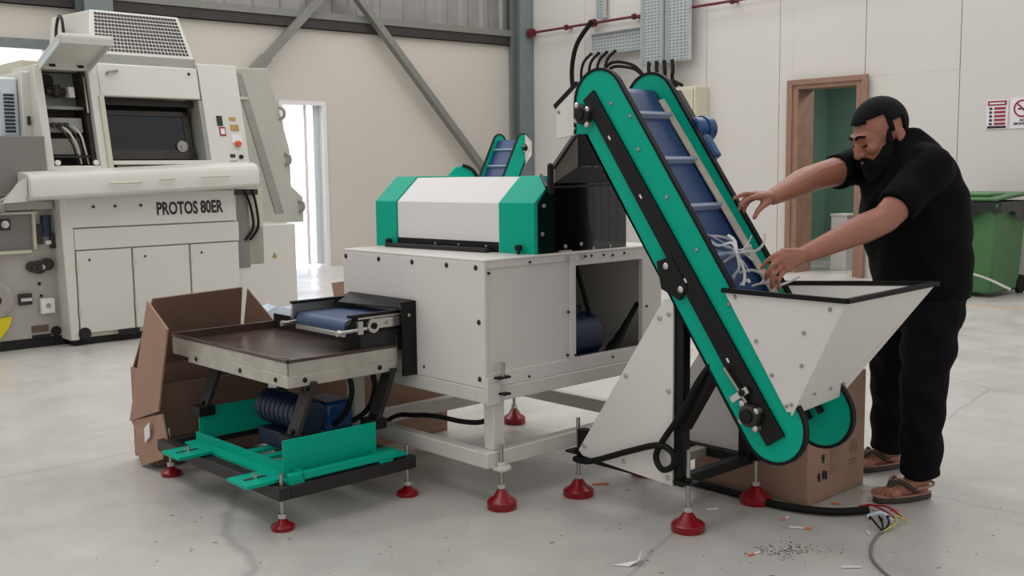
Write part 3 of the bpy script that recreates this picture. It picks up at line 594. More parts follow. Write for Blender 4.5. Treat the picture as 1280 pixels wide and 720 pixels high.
# feed hopper
HZ = .952
P = lambda u_, v, z: Vector((u_, v, z))
A1 = P(.358, -.905, HZ); B1 = P(.362, -1.395, HZ); S1 = P(.362, -1.195, .545); Q1 = P(.36, -1.175, .545); C1 = P(1.06, -1.37, HZ); F1 = P(.69, -1.19, .548); D1 = P(.705, -.93, HZ)
part('hopper_side', MB().prism([A1, B1, S1, Q1], (.006, 0, 0)), 'white', con, .001)
part('hopper_front', MB().plate([B1, C1, F1+P(.01, 0, .045), F1, S1-P(0, -.0, .012)], .006), 'white', con, .001)
part('hopper_side', MB().plate([D1, P(.70, -1.13, .58), F1, C1], .006), 'white', con, .001)
mb = MB()
for a, b in ((A1, B1), (B1, C1), (C1, D1)): mb.beam(a+(a-b).normalized()*.004, b+(b-a).normalized()*.004, .02, .016)
part('hopper_trim', mb, 'black_rubber', con)
for q in ((.06, -.03, 0), ): pass
def onside(a, b):   # point on the near hopper wall
    return A1.lerp(B1, a).lerp(Q1.lerp(S1, a), b)
for a, b in ((.08, .05), (.1, .42), (.12, .7), (.3, .95), (.72, .3), (.78, .58), (.9, .08), (.7, .93)): screw(con, onside(a, b)-P(.002, 0, 0), '-u', .007, 'steel')
for a, b in ((.25, .86), (.55, .86), (.8, .86)): q = B1.lerp(C1, a).lerp(S1.lerp(F1, a), b); screw(con, q-P(0, .004, 0), '-v', .007, 'steel')
# stand
for u_ in (.385, .815):
    part('stand_post', MB().box((u_, -.705, .165), (u_+.045, -.66, .905)), 'black', con, .003)
    part('stand_post', MB().box((u_, -.19, .165), (u_+.045, -.145, .30)), 'black', con, .003)
    part('stand_rail', MB().box((u_, -.66, .165), (u_+.045, -.19, .205)), 'black', con, .003)
    part('stand_brace', MB().beam((u_+.022, -.69, .40), (u_+.022, -.93, .78 if u_ > .5 else .80), .05, .055, (1, 0, 0)), 'black', con, .003)
for v in (-.705, -.19): part('cross_rail', MB().box((.43, v, .165), (.815, v+.045, .205)), 'black', con, .003)
part('cross_rail', MB().box((.43, -.5, .168), (.815, -.45, .205)), 'steel_dull', con, .003)
part('stand_post', MB().box((.43, -.705, .82), (.815, -.66, .865)), 'black', con, .003)
for u_ in (.372, .862):
    tp = part('gusset_panel', MB().prism([(u_, -.665, .90), (u_, -.62, .895), (u_, -.165, .215), (u_, -.19, .195), (u_, -.665, .165)], (.010, 0, 0)), 'white', con, .001, 'white bolted triangular panel')
    if u_ < .5:
        for v, z in ((-.645, .84), (-.60, .82), (-.43, .57), (-.645, .54), (-.20, .24), (-.42, .215), (-.645, .195)): screw(tp, (u_-.001, v, z), '-u', .011, 'steel_dull')
for u_, v, zt in ((.388, -.73, .32), (.414, -.125, .34), (.859, -.72, .36), (.859, -.125, .3)):
    foot(con, u_, v, zt, .066, .075)
    part('foot_plate', MB().prism([(u_-.03, v-.03, .188), (u_+.03, v-.03, .188), (u_+.03, v+.05, .188), (u_-.03, v+.05, .188)], (0, 0, .008)).cyl((u_, v, .196), (u_, v, .21), .016, n=6), 'black', con)
# cable along the near side of the stand, with its loop
part('cable', MB().tube([(.40, -.14, .17), (.35, -.17, .18), (.345, -.26, .19), (.345, -.475, .275), (.345, -.62, .325), (.335, -.695, .31), (.33, -.70, .262), (.335, -.645, .236), (.345, -.606, .278), (.35, -.637, .347), (.352, -.714, .455), (.37, -.806, .623), (.42, -.88, .72), (.5, -.90, .74)], .0125, 10, 6), 'black_rubber', con, 0, 'black cable with a loop')
# ================================================================ cream cigarette making machine (background left)
pro = thing('cigarette_making_machine', 'large cream cigarette making machine with perforated guard and dark window', 'machine', 'M', (1.1, 6.2, 0))
FV = 5.47
body = part('lower_body', MB().box((.37, FV+.03, .06), (1.90, 6.9, 1.25)), 'cream_edge', pro, .01)
part('plinth', MB().box((.40, FV+.05, 0), (1.88, 6.8, .06)), 'dark_hole', pro)
part('name_panel', MB().prism([(.40, FV, .965), (1.885, FV, .965), (1.86, FV+.02, 1.24), (.375, FV+.02, 1.24)], (0, .03, 0)), 'cream', pro, .006)
part('lower_rail', MB().box((.43, FV-.006, .785), (1.895, FV+.03, .955)), 'cream', pro, .006)
for u0, u1 in ((.44, .895), (.91, 1.41), (1.425, 1.885)):
    dr = part('door', MB().box((u0, FV-.004, .10), (u1, FV+.03, .775)), 'cream', pro, .005)
    for z in (.25, .62): part('hinge', MB().box((u0-.008, FV-.014, z), (u0+.012, FV-.002, z+.07)), 'cream_edge', dr)
    screw(dr, (u0+.1, FV-.006, .70), '-v', .01, 'charcoal')
part('end_cap', MB().prism([(.36, FV, .05), (.43, FV, .05), (.43, FV, .95), (.40, FV+.01, 1.24), (.33, FV+.01, 1.24)], (0, .5, 0)), 'cream', pro, .008)
part('caster_hole', MB().cyl((.47, FV-.012, .10), (.47, FV, .10), .05, n=18), 'dark_hole', pro); part('foot_recess', MB().box((.75, FV-.010, .055), (.93, FV, .10)), 'dark_hole', pro)
for u_ in (.60, .78, 1.0): screw(pro, (u_, FV+.002, 1.13), '-v', .012, 'charcoal')
text('PROTOS', .150, (1.135, FV+.004, 1.045), (R(86), 0, 0), 'ink', pro, .0045, 'lettering', .66)
text('80ER', .150, (1.54, FV+.004, 1.048), (R(86), 0, 0), 'ink', pro, .0045, 'lettering', .66)
# curved bumper band
def band(u0, u1, zo):
    n = 10; prof = [(5.62, 1.22), (5.36, 1.225), (5.31, 1.24), (5.295, 1.26), (5.30, 1.38), (5.33, 1.425), (5.40, 1.445), (5.62, 1.455)]
    f = lambda u_, v, z: Vector((u_, v, z+.036*(u_-1.03)))
    return MB().prism([f(u0, v, z) for v, z in prof], f(u1, 0, 0)-f(u0, 0, 0))
bn = part('bumper_band', band(.06, 2.03, 0), 'cream', pro, .008)
part('band_end', MB().prism([(.06, 5.33, 1.20), (.06, 5.6, 1.20), (-.10, 5.55, 1.19), (-.06, 5.5, 1.22), (.04, 5.4, 1.36)], (0, 0, .012)).prism([(.05, 5.36, 1.19), (-.12, 5.40, 1.18), (.0, 5.38, 1.34), (.055, 5.36, 1.37)], (0, .015, 0)), 'cream', pro)
for u0, u1, z in ((.67, .93, 1.32), (1.10, 1.22, 1.345), (1.47, 1.72, 1.36)):
    part('grab_handle', MB().tube([(u0, 5.28, z), (u0+.02, 5.262, z), (u1-.02, 5.262, z+.006), (u1, 5.28, z+.006)], .009, 8, 3), 'cream_edge', bn)
# sloping upper part
KS = .22
def sl(u_, z, off=0): return Vector((u_, 5.62+KS*(z-1.45)+off, z))
def spanel(u0, u1, z0, z1, off=0, th=.03): return MB().prism([sl(u0, z0, off), sl(u1, z0, off), sl(u1, z1, off), sl(u0, z1, off)], (0, th, 0))
part('upper_back', MB().box((.36, 6.25, 1.2), (2.12, 7.0, 2.36)), 'cream_edge', pro, .01)
part('upper_deck', MB().prism([(.30, 5.5, 1.4), (2.15, 5.5, 1.4), (2.15, 6.4, 1.4), (.30, 6.4, 1.4)], (0, 0, .03)), 'cream_edge', pro)
part('cover_panel', spanel(.815, 1.725, 2.045, 2.325, -.01, .10), 'cream', pro, .012)
part('vent_gap', spanel(.80, 1.74, 2.325, 2.41, .03, .2), 'cream_grey', pro)
part('control_panel', spanel(1.735, 2.115, 1.44, 2.37, -.015, .35), 'cream', pro, .008)
part('post', spanel(.735, .815, 1.44, 2.32, -.015, .2), 'cream', pro, .008)
part('post', spanel(.795, .84, 1.44, 2.05, -.03, .1), 'cream_edge', pro, .006)
part('compartment_frame', spanel(.30, .365, 1.40, 2.28, -.01, .5), 'cream', pro, .006)
part('compartment_frame', spanel(.36, .74, 1.40, 1.465, -.01, .3), 'cream', pro, .006); part('compartment_frame', spanel(.34, .76, 2.25, 2.29, -.01, .4), 'cream', pro, .006)
# dark window
part('recess_side', spanel(1.70, 1.735, 1.47, 2.04, 0, .25), 'cream_grey', pro); part('recess_top', spanel(.83, 1.72, 1.98, 2.035, .1, .2), 'dark_mech', pro)
part('recess_back', spanel(.83, 1.71, 1.44, 2.04, .26, .04), 'dark_hole', pro)
wf = part('window_glass', spanel(.86, 1.60, 1.60, 1.90, .16, .02), 'dark_glass', pro, 0, 'dark inspection window')
for q in ((.84, 1.68, 1.895, 1.94), (.84, 1.68, 1.515, 1.60), (.83, .865, 1.515, 1.94), (1.60, 1.66, 1.515, 1.94)): part('window_bar', spanel(*q, .15, .03), 'dark_mech', wf, .003)
part('window_knob', MB().lathe(sl(1.555, 1.63, .155), (0, -1, 0), [(0, .055), (.02, .05), (.022, .02), (.035, .02)], 18), 'steel', wf)
part('sill', spanel(.84, 1.74, 1.47, 1.505, -.02, .14), 'cream', pro, .005); part('sill_slot', spanel(.88, 1.72, 1.425, 1.465, .0, .05), 'panel_grey', pro)
screw(pro, sl(1.64, 2.27, -.012), '-v', .014, 'charcoal'); part('latch', MB().tube([sl(.90, 2.24, -.012), sl(.90, 2.25, -.04), sl(.98, 2.265, -.04), sl(.98, 2.265, -.012)], .012, 8, 2), 'cream_grey', pro)
# controls and stickers
for u_, z, w, h, m in ((1.87, 1.86, .055, .09, 'ink'), (1.885, 1.765, .06, .08, 'sign_red'), (2.0, 1.88, .06, .03, 'brass'), (2.01, 1.80, .08, .055, 'brass'), (2.015, 1.70, .10, .075, 'sign_white'), (1.95, 1.545, .05, .03, 'ink'), (1.95, 1.49, .07, .025, 'cream_grey')):
    part('sticker', MB().prism([sl(u_-w/2, z-h/2, -.016), sl(u_+w/2, z-h/2, -.016), sl(u_+w/2, z+h/2, -.016), sl(u_-w/2, z+h/2, -.016)], (0, -.004, 0)), m, pro)
part('sticker_face', MB().prism([sl(1.865, 1.74, -.021), sl(1.905, 1.74, -.021), sl(1.905, 1.79, -.021), sl(1.865, 1.79, -.021)], (0, -.002, 0)), 'sign_white', pro)
part('stop_button', MB().lathe(sl(2.015, 1.655, -.016), (0, -1, 0), [(0, .028), (.03, .028), (.04, .02)], 16), 'sticker_red', pro); part('key_switch', MB().lathe(sl(2.03, 1.535, -.016), (0, -1, 0), [(0, .02), (.02, .018)], 14), 'dark_hole', pro)
# open compartment
part('compartment_back', spanel(.36, .74, 1.44, 2.27, .32, .03), 'brown_dull', pro); part('compartment_floor', MB().box((.36, 5.64, 1.44), (.74, 6.1, 1.46)), 'dark_mech', pro)
part('shelf_plate', spanel(.38, .70, 1.96, 2.24, .24, .02), 'green_grey', pro); part('shelf_plate', spanel(.38, .68, 1.74, 1.86, .12, .16), 'cream_grey', pro); part('shelf_plate', spanel(.39, .66, 1.56, 1.69, .16, .1), 'cream_grey', pro)
part('compartment_side', spanel(.70, .735, 1.47, 2.24, .05, .25), 'dark_mech', pro); part('shelf_edge', spanel(.38, .70, 1.93, 1.955, .1, .15), 'green_grey', pro); part('shelf_edge', spanel(.38, .72, 1.53, 1.55, .06, .2), 'dark_hole', pro)
part('blower', MB().cyl(sl(.47, 2.17, .235), sl(.47, 2.17, .20), .055, n=18), 'dark_hole', pro); part('valve', MB().cyl(sl(.44, 2.08, .18), sl(.60, 2.08, .18), .03, n=14).cyl(sl(.52, 2.04, .16), sl(.52, 2.13, .16), .035, n=14), 'dark_mech', pro, .003)
part('relay', spanel(.60, .65, 2.03, 2.12, .10, .1), 'cream', pro, .004)
for k in range(3): part('plug', MB().cyl(sl(.43+.05*k, 1.80, .115), sl(.43+.05*k, 1.80, .06), .02, n=12), 'dark_mech', pro)
for k in range(4): part('hose', MB().tube([sl(.45+.045*k, 1.79, .08), sl(.50+.04*k, 1.72, .03), sl(.56+.03*k, 1.62, .06), sl(.60+.03*k, 1.48, .12)], .009, 8, 4), 'cream_edge' if k % 2 else 'charcoal', pro)
for u_ in (.39, .70): part('corner_bolt', MB().cyl(sl(u_, 1.49, .0), sl(u_, 1.49, -.02), .022, n=14), 'hood_white', pro)
part('flap_stay', MB().cyl(sl(.705, 1.9, .02), sl(.715, 2.2, .04), .01, n=8), 'steel', pro)
# raised flap
fa = Vector((.345, 5.80, 2.29)); fb = Vector((.765, 5.80, 2.29)); fo = Vector((.0, -.50, .17))
fl = part('raised_flap', MB().prism([fa, fb, fb+fo, fa+fo], (0, .01, .03)), 'cream', pro, .006)
part('flap_lip', MB().prism([fa+fo, fb+fo, fb+fo+Vector((0, .01, -.05)), fa+fo+Vector((0, .01, -.05))], (0, .012, .004)), 'cream', fl, .003); part('flap_lip', MB().prism([fa, fa+fo, fa+fo+Vector((0, .01, -.05)), fa+Vector((0, .01, -.06))], (.012, 0, 0)), 'cool_white', fl, .003)
part('flap_lip', MB().prism([fb, fb+fo, fb+fo+Vector((0, .01, -.04)), fb+Vector((0, .01, -.05))], (-.012, 0, 0)), 'cream', fl, .003)
for u_ in (.43, .66): part('flap_hinge', MB().box((u_, 5.79, 2.27), (u_+.05, 5.83, 2.30)), 'black', fl)
# perforated guard
def gd(u_, z, off=0): return Vector((u_, 5.86+.5*(z-2.38)+off, z))
gb = part('guard_body', MB().add([gd(.79, 2.40), gd(1.745, 2.40), gd(1.70, 2.80), gd(.90, 2.80), Vector((.76, 6.75, 2.40)), Vector((1.745, 6.75, 2.40)), Vector((1.70, 6.75, 2.80)), Vector((.82, 6.75, 2.80))],
     [(0,1,2,3),(5,4,7,6),(4,0,3,7),(1,5,6,2),(3,2,6,7),(4,5,1,0)]), 'cream', pro, .01)
holes = MB(); NX, NZ = 26, 11
for j in range(NZ):
    z = 2.45+.32*j/(NZ-1); t_ = (z-2.40)/.40; u0 = .86+.085*t_; u1 = 1.69-.035*t_
    for i in range(NX):
        u_ = u0+(u1-u0)*i/(NX-1); a = .0115; b = .0105
        holes.prism([gd(u_-a, z-b, -.004), gd(u_+a, z-b, -.004), gd(u_+a, z+b, -.004), gd(u_-a, z+b, -.004)], (0, .003, 0))
h = part('perforations', holes, 'charcoal', gb); h['kind'] = 'stuff'
lp = MB().tube([Vector((.755, 6.30, 2.5)), Vector((.745, 6.30, 2.72)), Vector((.76, 6.42, 2.76)), Vector((.76, 6.5, 2.62)), Vector((.755, 6.42, 2.46)), Vector((.755, 6.30, 2.5))], .014, 8, 4)
part('side_gasket', lp, 'charcoal', gb)
# right-hand lower box, cable recess and swung-out rear door
part('side_box', MB().box((1.905, 5.53, .0), (2.52, 6.6, .91)), 'cream', pro, .01)
wt = part('warning_sticker', MB().prism([(2.26, 5.525, .60), (2.31, 5.525, .60), (2.285, 5.525, .65)], (0, .005, 0)), 'brass', pro)
part('cable_recess', MB().box((1.895, 5.52, .53), (2.03, 5.56, 1.24)), 'panel_grey', pro, .004); part('cable_recess', MB().box((2.03, 5.53, .55), (2.18, 5.57, 1.24)), 'cream_edge', pro, .004); part('recess_top', MB().box((1.88, 5.5, 1.19), (2.12, 5.9, 1.24)), 'dark_mech', pro)
for k in range(2): part('cable', MB().tube([(1.98+.08*k, 5.50, 1.24), (2.03+.06*k, 5.49, 1.1), (2.06+.05*k, 5.5, .9), (1.98+.05*k, 5.51, .78)], .012, 8, 4), 'black_rubber', pro)
rd = part('rear_door', MB().prism([(2.12, 6.3, .90), (3.095, 6.3, .875), (3.095, 6.3, 1.13), (2.96, 6.3, 1.25), (2.955, 6.3, 1.62), (2.74, 6.3, 2.42), (2.12, 6.3, 2.40)], (0, .04, 0)), 'door_translucent', pro, .008, 'grey-green rear door swung open')
part('door_rib', MB().prism([(2.36, 6.29, 2.36), (2.44, 6.29, 2.36), (2.86, 6.29, .98), (2.76, 6.29, .98)], (0, .02, 0)), 'cream_grey', rd, .004); part('door_rib', MB().box((2.3, 6.28, 2.10), (2.5, 6.30, 2.13)), 'cream_edge', rd, .003)
for u_, z in ((2.85, 1.98), (2.90, 1.52), (3.04, 1.04)): part('door_catch', MB().tube([(u_, 6.30, z+.06), (u_+.03, 6.26, z+.03), (u_+.03, 6.26, z-.03), (u_, 6.30, z-.06)], .016, 8, 3), 'cream_grey', rd)
# left module of the machine
part('left_housing', MB().box((-.5, 5.95, 1.2), (.225, 6.9, 2.18)), 'cool_white', pro, .015)
part('left_housing', MB().box((.228, 5.88, 1.4), (.345, 6.6, 2.23)), 'cream', pro, .012)
vt = part('vent_grille', MB().box((.095, 5.935, 1.72), (.195, 5.952, 2.07)), 'cool_white', pro)
for k in range(11): part('louvre', MB().box((.105, 5.925, 1.74+.029*k), (.185, 5.94, 1.757+.029*k)), 'motor_dark', vt)
part('housing_handle', MB().box((.26, 5.865, 1.80), (.285, 5.882, 1.87)), 'dark_mech', pro, .003)
part('grey_guard', MB().box((-.5, 5.58, 1.25), (.285, 5.61, 1.70)), 'panel_grey', pro, .006); 
mp = part('mechanism_plate', MB().box((-.6, 5.66, .08), (.40, 5.72, 1.24)), 'plate_grey', pro, .004)
part('mechanism_body', MB().box((-.6, 5.72, .02), (.38, 6.9, 1.24)), 'plate_grey', pro); part('mechanism_plinth', MB().box((-.6, 5.67, 0), (.38, 5.8, .08)), 'dark_hole', pro)
rc = part('recess_box', MB().box((-.6, 5.648, .80), (.20, 5.66, 1.10)), 'panel_grey', mp); part('recess_rim', MB().box((-.6, 5.60, 1.085), (.20, 5.66, 1.105)).box((-.6, 5.60, .775), (.14, 5.66, .80)).box((.165, 5.62, .80), (.19, 5.66, 1.09)), 'cream_edge', rc, .003)
part('slide_bar', MB().box((-.6, 5.63, .965), (-.0, 5.65, 1.05)), 'dark_mech', rc, .003); part('slide_knob', MB().lathe((-.045, 5.63, 1.01), (0, -1, 0), [(0, .03), (.02, .03), (.022, .012), (.03, .012)], 16), 'steel_bright', rc)
part('deck_rail', MB().box((-.05, 5.58, 1.12), (.32, 5.64, 1.185)), 'plate_grey', pro, .004); part('deck_cover', MB().box((-.6, 5.50, 1.10), (-.06, 5.66, 1.19)), 'cream_grey', pro, .03)
part('damper', MB().cyl((.275, 5.64, .90), (.275, 5.64, 1.07), .04, n=14), 'motor_dark', mp); part('white_tag', MB().box((.26, 5.63, .835), (.38, 5.66, .865)), 'hood_white', mp)
part('valve_block', MB().box((.19, 5.62, .84), (.24, 5.66, 1.0)).box((.30, 5.63, .80), (.37, 5.66, .92)), 'dark_mech', mp, .004)
for u_, z, r_ in ((.20, .655, .055), (.265, .675, .05), (.15, .66, .045)): part('roller', MB().lathe((u_, 5.66, z), (0, -1, 0), [(0, r_), (.04, r_), (.042, r_*.45), (.055, r_*.4)], 18), 'dark_mech', mp)
for u_, z in ((.22, .656), (.265, .675)): part('roller_cap', MB().lathe((u_, 5.62, z), (0, -1, 0), [(0, .02), (.014, .018)], 12), 'steel_bright', mp)
dm = part('drum', MB().lathe((-.17, 5.66, .42), (0, -1, 0), [(0, .155), (.03, .155), (.034, .125), (.06, .12), (.062, .075), (.09, .07), (.092, .045), (.1, .04)], 32), 'steel', mp)
part('drum_hub', MB().lathe((-.17, 5.57, .42), (0, -1, 0), [(0, .05), (.015, .045), (.017, .028), (.02, .026)], 20), 'dark_mech', dm)
part('yellow_guard', MB().prism([(-.35, 5.655, .27), (-.03, 5.655, .275), (-.05, 5.655, .20), (-.13, 5.655, .10), (-.30, 5.655, .02), (-.45, 5.655, .05)], (0, -.02, 0)), 'yellow', mp, .004); part('yellow_guard', MB().prism([(-.4, 5.655, .56), (-.22, 5.655, .60), (-.13, 5.655, .585), (-.2, 5.655, .64), (-.4, 5.655, .68)], (0, -.02, 0)), 'yellow', mp, .004)
part('hole', MB().cyl((-.05, 5.654, .2), (-.05, 5.66, .2), .01, n=10).cyl((.20, 5.654, .52), (.20, 5.66, .52), .014, n=10).cyl((.21, 5.654, .42), (.21, 5.66, .42), .012, n=10), 'dark_hole', mp)
part('slotted_block', MB().box((.03, 5.63, .36), (.13, 5.66, .45)), 'dark_mech', mp, .004); part('slotted_block', MB().box((.04, 5.62, .39), (.125, 5.632, .415)), 'steel_bright', mp)
wb = part('white_box', MB().box((.19, 5.61, .275), (.30, 5.66, .40)), 'hood_white', mp, .008); part('white_box_button', MB().lathe((.245, 5.61, .34), (0, -1, 0), [(0, .02), (.008, .018)], 14), 'cream_grey', wb)
part('nameplate', MB().box((.12, 5.65, .125), (.25, 5.66, .18)), 'brown_dull', mp); part('caster_hole', MB().cyl((.31, 5.655, .12), (.31, 5.66, .12), .042, n=16), 'dark_hole', mp); part('foot_slot', MB().box((.12, 5.652, .08), (.27, 5.66, .105)), 'dark_hole', mp)

# ================================================================ distant conveyor parts behind the hood
def far_thing(name, label, loc, rz):
    o = bpy.data.objects.new(name, None); C.objects.link(o); o.location = loc; o.rotation_euler = (0, 0, R(rz)); OFF[o.name] = Vector((.53, -.5, 0)); return tag(o, label, 'conveyor')
t = far_thing('elevator_conveyor', 'distant small green conveyor with blue belt by the corner column', (-.12, 11.85, 0), -34)
elevator_core(t, False)
bearing(t, .702, LC-.02, -.03, .9, 1)
part('discharge_plate', MB().prism([(.70, -.25, 1.78), (.70, -.12, 1.70), (.70, -.12, 1.55), (.70, -.25, 1.45)], (.010, 0, 0)), 'white', t)
for u_ in (.385, .65):
    part('stand_post', MB().box((u_, -.705, 0), (u_+.045, -.66, .905)), 'black', t, .003); part('stand_post', MB().box((u_, -.19, 0), (u_+.045, -.145, 1.3)), 'black', t, .003)
    part('stand_rail', MB().box((u_, -.66, .165), (u_+.045, -.19, .205)), 'black', t, .003)
t = thing('conveyor_head', 'distant green rounded machine head with black edge behind the white hood', 'machine', 'W', (-.5, 11.2, 0))
pr = [(-.28, 1.12), (.10, 1.12), (.09, 1.24), (.06, 1.34), (0, 1.41), (-.08, 1.44), (-.16, 1.42), (-.24, 1.33)]
part('head_body', MB().prism([(-.42+x, 11.1, z) for x, z in pr], (-.02, .35, 0)), 'green', t, .01)
part('edge_trim', MB().tube([(-.42+x, 11.09, z) for x, z in pr[1:6]], .018, 8, 3), 'black_rubber', t)
part('stand', MB().box((-.65, 11.12, .05), (-.40, 11.4, 1.12)), 'white', t, .006); part('stand_foot', MB().box((-.7, 11.1, 0), (-.35, 11.44, .05)), 'black', t, .004)

# ================================================================ cartons
def carton(name, label, lo, hi, rz, flaps, base=(0, 0), m='card', tape=False, group=None):
    pass
t = thing('cardboard_carton', 'closed brown cardboard carton under the conveyor hopper', 'box', 'M', (1.18, -.62, 0))
cb = part('carton_body', MB().box((.955, -.905, 0), (1.415, -.33, .51)), 'card', t, .006)
part('top_flap', MB().box((.957, -.903, .51), (1.183, -.332, .515)), 'card', t); part('top_flap', MB().box((1.187, -.903, .51), (1.413, -.332, .515)), 'card', t)
part('tape_patch', MB().box((1.13, -.9065, .10), (1.215, -.905, .235)), 'wood', cb)
for du, dz in ((0, .0), (.035, .005), (.055, .0), (.03, .075)):
    part('print_mark', MB().cyl((1.04+du, -.9065, .115+dz), (1.04+du, -.905, .115+dz), .013, n=7), 'ink', cb)
    part('print_mark', MB().beam((1.04+du, -.906, .09+dz), (1.04+du, -.906, .11+dz), .008, .008, (1, 0, 0)), 'ink', cb)
rg = MB()
for i in range(20):
    a, b = 2*math.pi*i/20, 2*math.pi*(i+1)/20
    rg.prism([(1.315+r*math.cos(q), -.905, .19+r*math.sin(q)) for r, q in ((.032, a), (.032, b), (.027, b), (.027, a))], (0, -.0015, 0))
rg.box((1.30, -.9065, .175), (1.33, -.905, .20)); rg.box((1.285, -.9065, .13), (1.345, -.905, .137)); rg.box((1.29, -.9065, .115), (1.34, -.905, .121))
part('print_mark', rg, 'card_in', cb)
# open carton standing at the far end of the vibrating table
t = thing('open_carton', 'open brown cardboard carton with raised flaps behind the vibrating table', 'box', 'M', (-.4, 1.78, 0))
o1 = .008
part('carton_wall', MB().prism([(-.70, 1.56, .03), (-.70, 1.82, .03), (-.70, 1.82, .46), (-.70, 1.56, .46)], (o1, 0, 0)), 'card', t)
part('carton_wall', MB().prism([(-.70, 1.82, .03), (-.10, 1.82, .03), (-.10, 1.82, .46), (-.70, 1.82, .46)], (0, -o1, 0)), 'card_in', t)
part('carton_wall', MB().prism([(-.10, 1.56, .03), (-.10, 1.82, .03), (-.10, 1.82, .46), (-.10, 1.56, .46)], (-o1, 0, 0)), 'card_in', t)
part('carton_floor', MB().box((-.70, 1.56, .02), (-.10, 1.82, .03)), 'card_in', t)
part('flap', MB().plate([(-.72, 1.80, .20), (-.72, 1.47, .30), (-.72, 1.335, .70), (-.715, 1.545, .81)], o1), 'card', t, 0, 'large side flap')
part('flap', MB().plate([(-.72, 1.80, .20), (-.73, 1.72, .15), (-.735, 1.745, .11), (-.74, 1.66, .005), (-.735, 1.44, .08), (-.725, 1.40, .17), (-.72, 1.45, .29)], o1), 'card', t, 0, 'torn lower flap')
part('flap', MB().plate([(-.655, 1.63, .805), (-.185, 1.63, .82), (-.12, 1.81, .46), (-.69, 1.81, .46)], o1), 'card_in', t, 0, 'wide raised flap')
part('flap', MB().plate([(-.175, 1.60, .815), (-.035, 1.60, .64), (-.03, 1.80, .40), (-.11, 1.81, .46)], o1), 'card', t)
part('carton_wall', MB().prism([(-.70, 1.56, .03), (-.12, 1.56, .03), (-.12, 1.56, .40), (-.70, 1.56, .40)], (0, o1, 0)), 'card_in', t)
part('paper_label', MB().prism([(-.742, 1.60, .13), (-.742, 1.54, .17), (-.742, 1.54, .24), (-.742, 1.60, .20)], (-.002, 0, 0)), 'white_paper', t)
part('sticker', MB().prism([(-.725, 1.72, .28), (-.725, 1.66, .24), (-.725, 1.66, .33), (-.725, 1.70, .35)], (-.002, 0, 0)), 'panel_beige', t)
# carton on the floor behind the white cabinet
t = thing('cardboard_carton', 'brown cardboard carton standing behind the tube frame of the white cabinet', 'box', 'M', (.5, 1.5, 0))
part('carton_body', MB().box((.0, 1.16, 0), (.75, 1.62, .52)), 'card', t, .006)
part('top_flap', MB().plate([(.385, 1.62, .52), (.75, 1.62, .52), (.75, 1.70, .80), (.39, 1.70, .79)], .008), 'card', t); part('top_flap', MB().plate([(.0, 1.16, .52), (.75, 1.16, .52), (.75, 1.05, .50), (.0, 1.05, .50)], .006), 'card', t)
# crumpled plastic film behind the outfeed
rnd = random.Random(3); mb = MB(); n = 12; vs_ = []
for j in range(n+1):
    for i in range(n+1):
        a, b = i/n-.5, j/n-.5; vs_.append((.27+a*.6, 2.1+b*.5, .02+min(.6, max(0, 1.1*(1-2.0*math.hypot(a, b))))+rnd.uniform(-.02, .03)*(1 if abs(a) < .5 and abs(b) < .5 else 0)))
mb.add(vs_, [(j*(n+1)+i, j*(n+1)+i+1, (j+1)*(n+1)+i+1, (j+1)*(n+1)+i) for j in range(n) for i in range(n)])
solo('plastic_film', mb, 'plastic_clear', 'crumpled clear plastic film heaped behind the open carton', 'plastic film', 'M', (.27, 2.1, 0))

# ================================================================ floor cable, wires, litter
cable('power_cable', [(.84, -.25, .02), (.86, -.39, .018), (.862, -.558, .018), (.853, -.706, .018), (.859, -.875, .018), (.93, -1.032, .018), (1.049, -1.124, .018)], .0165, 'thick black cable lying on the floor past the red feet', 'M')
t = thing('stripped_wires', 'bundle of stripped red, black and yellow wires at the end of the floor cable', 'wire', 'W', (1.47, 4.05, 0))
part('red_wire', MB().tube([(1.40, 4.17, .018), (1.45, 4.17, .02), (1.50, 4.12, .03), (1.53, 4.05, .012)], .004, 6, 5), 'wire_red', t)
part('red_wire', MB().tube([(1.40, 4.165, .016), (1.44, 4.15, .03), (1.48, 4.10, .02), (1.50, 4.04, .008)], .004, 6, 5), 'wire_red', t)
for k in range(4): part('black_wire' if k < 3 else 'yellow_wire', MB().tube([(1.405, 3.90, .006), (1.395+.025*k, 3.95, .02), (1.39+.035*k, 4.0+.004*k, .03), (1.40+.045*k, 4.03-.012*k, .01)], .004, 6, 5), 'black_rubber' if k < 3 else 'wire_yellow', t)
rnd = random.Random(5)
part('clear_wrap', MB().tube([(1.40, 4.06, .012), (1.45, 4.04, .03), (1.48, 4.0, .012)], .009, 8, 5), 'plastic_clear', t)
cable('thin_cord', [(1.405, 3.90, .006), (1.37, 3.86, .005), (1.31, 3.75, .005), (1.27, 3.62, .005), (1.27, 3.48, .005), (1.30, 3.35, .005), (1.36, 3.2, .005)], .0055, 'thin grey cord curving across the floor to the lower edge', 'W', 'cord_grey', 'cord')
def cig(x, y, a, ln, fl, label, m='white_paper'):
    t = thing('cigarette', label, 'cigarette', 'W', (x, y, 0), 'cigarettes scattered on the floor'); d = Vector((math.cos(R(a)), math.sin(R(a)), 0)); c = Vector((x, y, .0045))
    if ln: part('paper_rod', MB().cyl(c, c+d*ln, .0042, n=10), m, t)
    if fl: part('filter', MB().cyl(c-d*fl, c, .0043, n=10), 'filter', t)
cig(.42, 4.565, 5, .0, .075, 'orange filter stub beside the red foot under the white triangle'); cig(.785, 4.19, 14, .05, 0, 'short white paper rod on the floor between two red feet')
cig(1.075, 4.07, 46, .03, .028, 'broken cigarette with orange tip pointing down, near the black cable')
cig(1.118, 3.955, 165, .055, .03, 'whole cigarette with an orange filter at its right end, beside the broken one')
